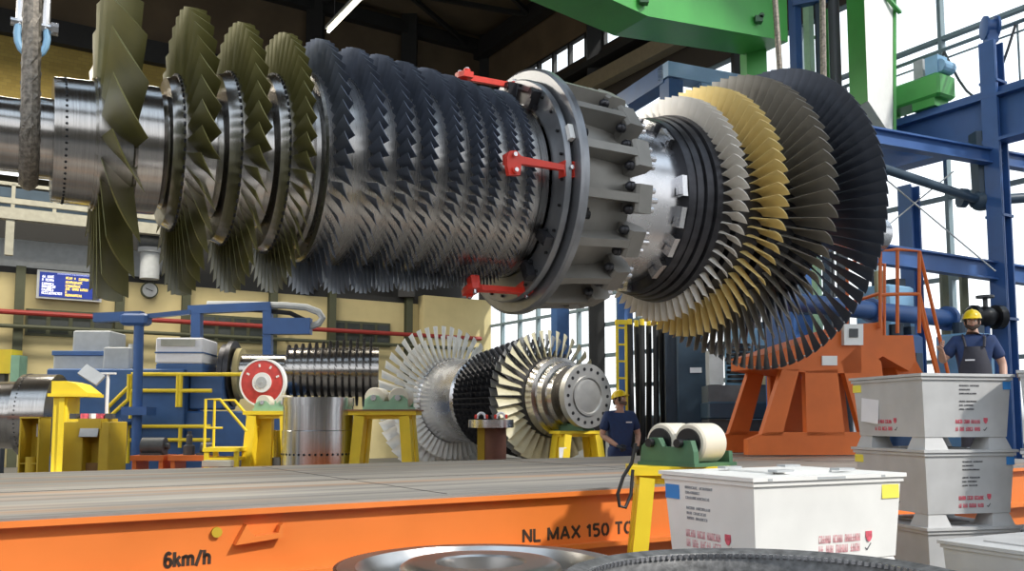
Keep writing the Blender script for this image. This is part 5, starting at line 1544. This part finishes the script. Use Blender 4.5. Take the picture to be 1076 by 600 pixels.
b = MB(); pts = [q5(218, 320), q5(250, 320), q5(300, 321), q5(322, 323), q5(335, 328), q5(339, 334), q5(335, 340), q5(326, 343)]
b.tube(pts, .09, 8); b.build('cable_chain', M_grey, t, True)
b = MB(); b.tube([q5(230, 323), q5(285, 327), q5(305, 329), q5(322, 337)], .06, 8); b.build('hose', M_black, t, True)

# hoses, racks and machinery right of the second rotor
D5 = 19.0
t = thing('yellow_rack', 'narrow yellow ladder rack left of the hanging black hoses', 'rack', gp(654, D5), R(10))
b = MB(); zt_ = zat(341, D5)
for x in (-.10, .10): b.box((x, 0, zt_ / 2), (.05, .05, zt_))
for k in range(9): b.box((0, 0, .5 + k * (zt_ - .5) / 8.2), (.2, .04, .04))
b.build('frame', M_yellow, t)
b = MB(); b.box((0, 0, zt_ + .05), (.26, .1, .10)); b.build('head', M_yellow, t)
M_hose = mat('black rubber hose', (.012, .013, .015), .55, 0, .3)
for i, px in enumerate((663, 670, 676, 683, 690, 696, 702, 709, 715)):
    t = thing('hanging_hose', 'black hose hanging in the row right of the yellow rack', 'hose', gp(px, D5 + .25 * (i % 2)) + Vector((0, 0, 0)), 0, 'black hoses hanging beside the yellow rack')
    zt_ = zat(342, D5); b = MB(); x0 = random.uniform(-.004, .004)
    b.tube([(x0 * k, .02 * math.sin(k + i), zt_ * (1 - k / 8) + .02) for k in range(9)], .062, 8); b.build('hose', M_hose, t, True)
    b = MB(); b.cyl((0, 0, zt_), (0, 0, zt_ + .14), .05, n=10); b.build('coupling', M_yellow, t)
p = gp(711, D5 + .5)
b = MB(); b.bar(Vector((0, 0, 0)), Vector((-.02, 0, zat(346, D5))), .10, .10, (1, 0, 0)); o = b.build('timber_pole', M_ochre); o.location = p; tag(o, 'ochre pole beside the last hanging hose, left of the dark blue column', 'pole')
t = thing('machine_column', 'dark blue grey machine column with a white plate, behind the cream rollers', 'machine column', gp(728, 18.6), R(-6))
zt_ = zat(343, 18.6)
b = MB(); b.box((0, .3, zt_ / 2), (.62, .6, zt_), bev=.03); b.build('body', M_dblue, t)
b = MB(); b.box((.08, -.01, zat(389, 18.6)), (.24, .02, .11)); b.build('plate', M_paper, t)
b = MB(); b.box((-.42, .35, zt_ / 2), (.25, .5, zt_ * .98)); b.build('guide', mat('darkest blue', (.02, .035, .055), .5), t)
t = thing('machine_tank', 'wide dark blue grey machine base with a grey tray, left of the orange stand', 'machine base', gp(779, 17.4), R(-4))
zt_ = zat(404, 17.6); zb = zat(441, 17.6)
b = MB(); b.box((0, .5, zb / 2), (1.25, 1.0, zb)); b.build('plinth', M_dgrey, t)
b = MB(); b.box((0, .45, zb + .18), (1.30, 1.1, .34), bev=.03); b.build('base', M_dblue, t)
b = MB(); b.box((0, .45, zt_ - .2), (1.26, .9, .36)); b.build('tray', mat('grey tray', (.15, .17, .18), .4, .4), t)
b = MB(); b.box((.05, -.12, zb + .16), (.28, .02, .08)); b.build('plate', M_paper, t)
for i in range(6):
    b = MB(); b.tube([(-.35 + .5 * math.cos(a), .4, zt_ + .1 + .10 * i) for a in (0, 1, 2, 3)], .03, 6)
    if i == 0: pass
b = MB(); b.box((-.42, .5, zt_ + .35), (.28, .5, .7)); b.build('pump', M_grey, t)
b = MB()
for i in range(9): b.cyl((.05 + .02 * (i % 2), .4, zt_ + .05 + .09 * i), (.05 + .02 * (i % 2), .4, zt_ + .10 + .09 * i), .25, n=20)
b.build('bellows', M_black, t, True)
b = MB(); b.box((.5, .5, zt_ + .3), (.3, .4, .6)); b.build('wooden_box', mat('pale box', (.45, .38, .22), .6), t)
# light blue machines behind the orange stand
for i, (px, py0, py1, D6, wd, m, lab) in enumerate(((950, 300, 480, 15.9, 46, M_lblue, 'pale blue machine behind the orange railing'), (845, 268, 480, 16.2, 34, M_blue, 'blue machine cabinet seen through the blades of the dark last row'), (965, 352, 480, 15.0, 22, M_blue2, 'small blue pump behind the orange platform'), (1035, 350, 480, 15.3, 40, M_lblue, 'pale blue cabinet right behind the worker at right'), (800, 345, 480, 18.9, 40, M_lblue, 'pale blue machine behind the lowest blades of the dark last row'))):
    t = thing('machine_cabinet', lab, 'machine', gp(px, D6), HALL)
    h0 = zat(py0, D6); w_ = wd / FPX * D6
    b = MB(); b.box((0, .3, h0 / 2), (w_, .7, h0), bev=.04); b.build('housing', m, t)
    b = MB(); b.box((0, -.06, h0 * .82), (w_ * .5, .02, h0 * .14)); b.build('window', M_dblue, t)
    b = MB(); b.box((w_ * .3, .3, h0 + .08), (w_ * .3, .4, .16)); b.cyl((-w_ * .2, .3, h0), (-w_ * .2, .3, h0 + .2), .12, n=14); b.build('top_unit', M_dblue, t)
for i, px in enumerate((929, 998, 1019)):
    D6 = 15.2 if i == 0 else 17.4
    b = MB(); b.bar(Vector((0, 0, 0)), Vector((0, 0, zat(285, D6))), .12, .12, (1, 0, 0)); o = b.build('slim_post', mat('yellow grey post', (.20, .20, .12), .5)); o.location = gp(px, D6); tag(o, ['slim post under the lower tie beam, inside the orange railing', 'slim post under the lower tie beam, left of the helmet of the worker at right', 'slim post under the lower tie beam, directly above the worker at right'][i], 'post')

# ================================================================== ON THE BACK WALL
def on_wall(px, py, off=.05):
    x = (px - CX) / FPX
    lo, hi = 10.0, 60.0
    for _ in range(60):
        m = (lo + hi) / 2
        if at(px, py, m).dot(hz(0, 1)) < VB - off: lo = m
        else: hi = m
    return at(px, py, lo)
def wbox(x0, y0, x1, y1, dep, off, name, m, parent=None, cen=None):
    p, q = on_wall(x0, y1, off), on_wall(x1, y0, off)
    q2 = on_wall(x1, y1, off)
    w_ = (q - p).dot(hz(1, 0)); h_ = on_wall(x0, y0, off).z - p.z
    return p, w_, h_
p, w_, h_ = wbox(38, 283, 108, 313, .1, .25, '', None)
t = thing('display_board', 'blue electronic display board with white and yellow lines on the back wall', 'display board', p, HALL)
b = MB(); b.box((w_ / 2, .08, h_ / 2), (w_, .16, h_)); b.build('frame', M_grey, t)
M_scr = mat('display blue', (.012, .03, .22), .4, emit=.6)
b = MB(); b.box((w_ / 2, -.005, h_ / 2), (w_ - .14, .03, h_ - .12)); s_ = b.build('screen', M_scr, t)
M_tw = mat('display white', (.9, .9, 1.0), .5, emit=1.0); M_ty = mat('display yellow', (1.0, .72, .10), .5, emit=1.0)
lines_w = [(.02, .78, [2, 4]), (.02, .66, [1, 5]), (.02, .52, [7]), (.02, .42, [8]), (.02, .31, [7]), (.02, .20, [12])]
lines_y = [(.42, .78, [4, 1]), (.62, .76, [6]), (.42, .63, [10]), (.42, .50, [9]), (.42, .39, [3, 4]), (.64, .39, [5]), (.42, .28, [1]), (.42, .17, [10])]
for (fx, fy, wl) in lines_w: marks(s_, (Vector((.10 + fx * w_, -.025, h_ * fy - .04)), (PI / 2, 0, 0)), h_ * .085, wl, M_tw, w_ * .026 * (sum(wl) + len(wl) - 1), 'display_line')
for (fx, fy, wl) in lines_y: marks(s_, (Vector((.02 + fx * w_, -.025, h_ * fy - .04)), (PI / 2, 0, 0)), h_ * .085, wl, M_ty, w_ * .026 * (sum(wl) + len(wl) - 1), 'display_line')
marks(s_, (Vector((.30 * w_, -.025, h_ * .88)), (PI / 2, 0, 0)), h_ * .05, [22], mat('display pale', (.4, .45, .8), .5, emit=.5), w_ * .62, 'display_line')
p = on_wall(157, 305, .12)
t = thing('wall_clock', 'round wall clock hanging on the cream back wall', 'clock', p, HALL)
b = MB(); b.lathe((0, -.05, 0), (0, .07, 0), [(0, .23), (0, .27), (1, .27)], 32); b.build('case', M_post, t, True)
b = MB(); b.cyl((0, -.07, 0), (0, -.04, 0), .225, n=32); b.build('dial', M_grey, t)
b = MB(); b.bar((0, -.08, 0), (-.13, -.08, .05), .025, .01, (0, 1, 0)); b.bar((0, -.08, 0), (.09, -.08, -.03), .025, .01, (0, 1, 0)); b.build('hands', M_black, t)
b = MB(); b.bar((-.14, 0, .20), (0, .05, .75), .02, .02); b.bar((.14, 0, .20), (0, .05, .75), .02, .02); b.build('hanger', M_post, t)
# pipes and windows low on the wall
zp = on_wall(0, 329).z
for nm, dz, r, m, lab in (('red_pipe', 0, .08, mat('red pipe paint', (.27, .022, .016), .5), 'long red pipe running along the cream back wall'), ('green_pipe', -.42, .065, M_post, 'long dark green pipe under the red pipe on the back wall')):
    b = MB(); b.tube([hz(-12, VB - .55, zp + dz), hz(u_on_back(498), VB - .55, zp + dz)], r, 10)
    for u in range(-11, 14, 3): b.bar(hz(u, VB - .55, zp + dz), hz(u, VB, zp + dz), .06, .06)
    tag(b.build(nm, m, None, True), lab, 'pipe')
for i, (x0, y0, x1, y1) in enumerate(((26, 324, 120, 352), (210, 330, 277, 358), (347, 336, 410, 362))):
    p, w_, h_ = wbox(x0, y0, x1, y1, 0, .06, '', None)
    b = MB(); b.box((w_ / 2, .02, h_ / 2), (w_, .08, h_)); o = b.build('window_%d' % (10 + i), M_post, None, kind='structure'); o.location = p; o.rotation_euler = (0, 0, HALL)
    n = 4
    for k in range(n):
        b = MB(); b.box((w_ * (k + .5) / n, -.02, h_ / 2), (w_ / n - .12, .04, h_ - .16)); b.build('pane', mat('dark interior glass', (.03, .035, .03), .15), o)
# gallery with railing, beams and glazed cabin at the left
t = thing('gallery_crane', 'pale gantry beam with posts and railing along the left of the back wall', 'gantry', hz(u_on_back(30), VB - 1.2, 0), HALL)
zg = on_wall(40, 228, 1.2).z; zg2 = on_wall(40, 222, 1.2).z; zr = on_wall(40, 196, 1.2).z
M_gal = mat('pale gallery paint', (.34, .33, .27), .6)
b = MB(); b.box((2.0, 0, zg), (12, .3, .34)); b.build('beam', M_gal, t)
b = MB(); b.box((2.0, .1, zg2 + .24), (12, .12, .16)); b.box((2.0, .1, zr), (12, .08, .1))
for k in range(12): b.box((-4 + k * 1.1, .1, (zg2 + zr) / 2), (.10, .08, zr - zg2))
b.build('railing', M_gal, t)
b = MB(); b.box((-.75, 0, (on_wall(13, 275).z + zg) / 2), (.22, .2, zg - on_wall(13, 275).z)); b.build('post', M_gal, t)
b = MB(); b.box((0, .6, (zr + zg) / 2), (8, .05, zr - zg)); b.build('glazing', M_dblue, t)
t = thing('ventilation_duct', 'pale ventilation duct inside the dark gallery above the display board', 'duct', on_wall(10, 266, -.5), HALL)
b = MB(); b.box((2.0, .2, 0), (4.6, .5, .9)); b.build('duct', M_grey, t)
b = MB(); b.cyl((3.9, -.15, .1), (4.5, -.15, .1), .42, n=20); b.build('fan', M_grey, t)
t = thing('extractor_unit', 'grey round extractor unit on the ledge above the wall clock', 'extractor', on_wall(157, 290, .55), HALL)
b = MB(); b.cyl((0, 0, -.1), (0, 0, .75), .30, n=20); b.cyl((0, 0, .75), (0, 0, .9), .38, n=20); b.build('drum', M_grey, t, True)
b = MB(); b.box((0, .1, 1.15), (.7, .3, .5)); b.build('housing', M_dgrey, t)
# hanging lamp
p0, p1 = at(345, 33, 26.0), None
t = thing('strip_lamp', 'bright fluorescent strip lamp hanging under the dark roof', 'lamp', p0, HALL)
ML = mat('lamp tube', (1, .95, .72), .4, emit=6)
b = MB(); b.cyl((0, 0, 0), (0, -3.4, 0), .05, n=10); b.build('tube', ML, t)
b = MB(); b.box((0, -1.7, .12), (.18, 3.5, .10)); b.build('housing', M_grey, t)
b = MB()
for y in (-.5, -2.9): b.cyl((0, y, .15), (0, y, ZC - p0.z - .03), .012, n=6)
b.build('suspension_rods', M_dgrey, t)
# far left green and yellow frame
t = thing('edge_machine', 'yellow and pale green machine frame at the left edge above the shaft end', 'machine frame', gp(8, 18.5), 0)
b = MB(); b.box((.18, 0, zat(395, 18.5) / 2 + .8), (.18, .3, zat(366, 18.5) - .4 - zat(405, 18.5) + 1.2)); b.build('post', M_lgreen, t)
b = MB(); b.box((-.15, .1, zat(380, 18.5)), (.45, .4, .5)); b.box((-.1, .1, zat(407, 18.5)), (.6, .4, .15)); b.build('block', M_yellow, t)
b = MB(); b.bar((-.2, .1, 0), (-.2, .1, zat(384, 18.5)), .15, .15, (1, 0, 0)); b.build('leg', M_dgrey, t)
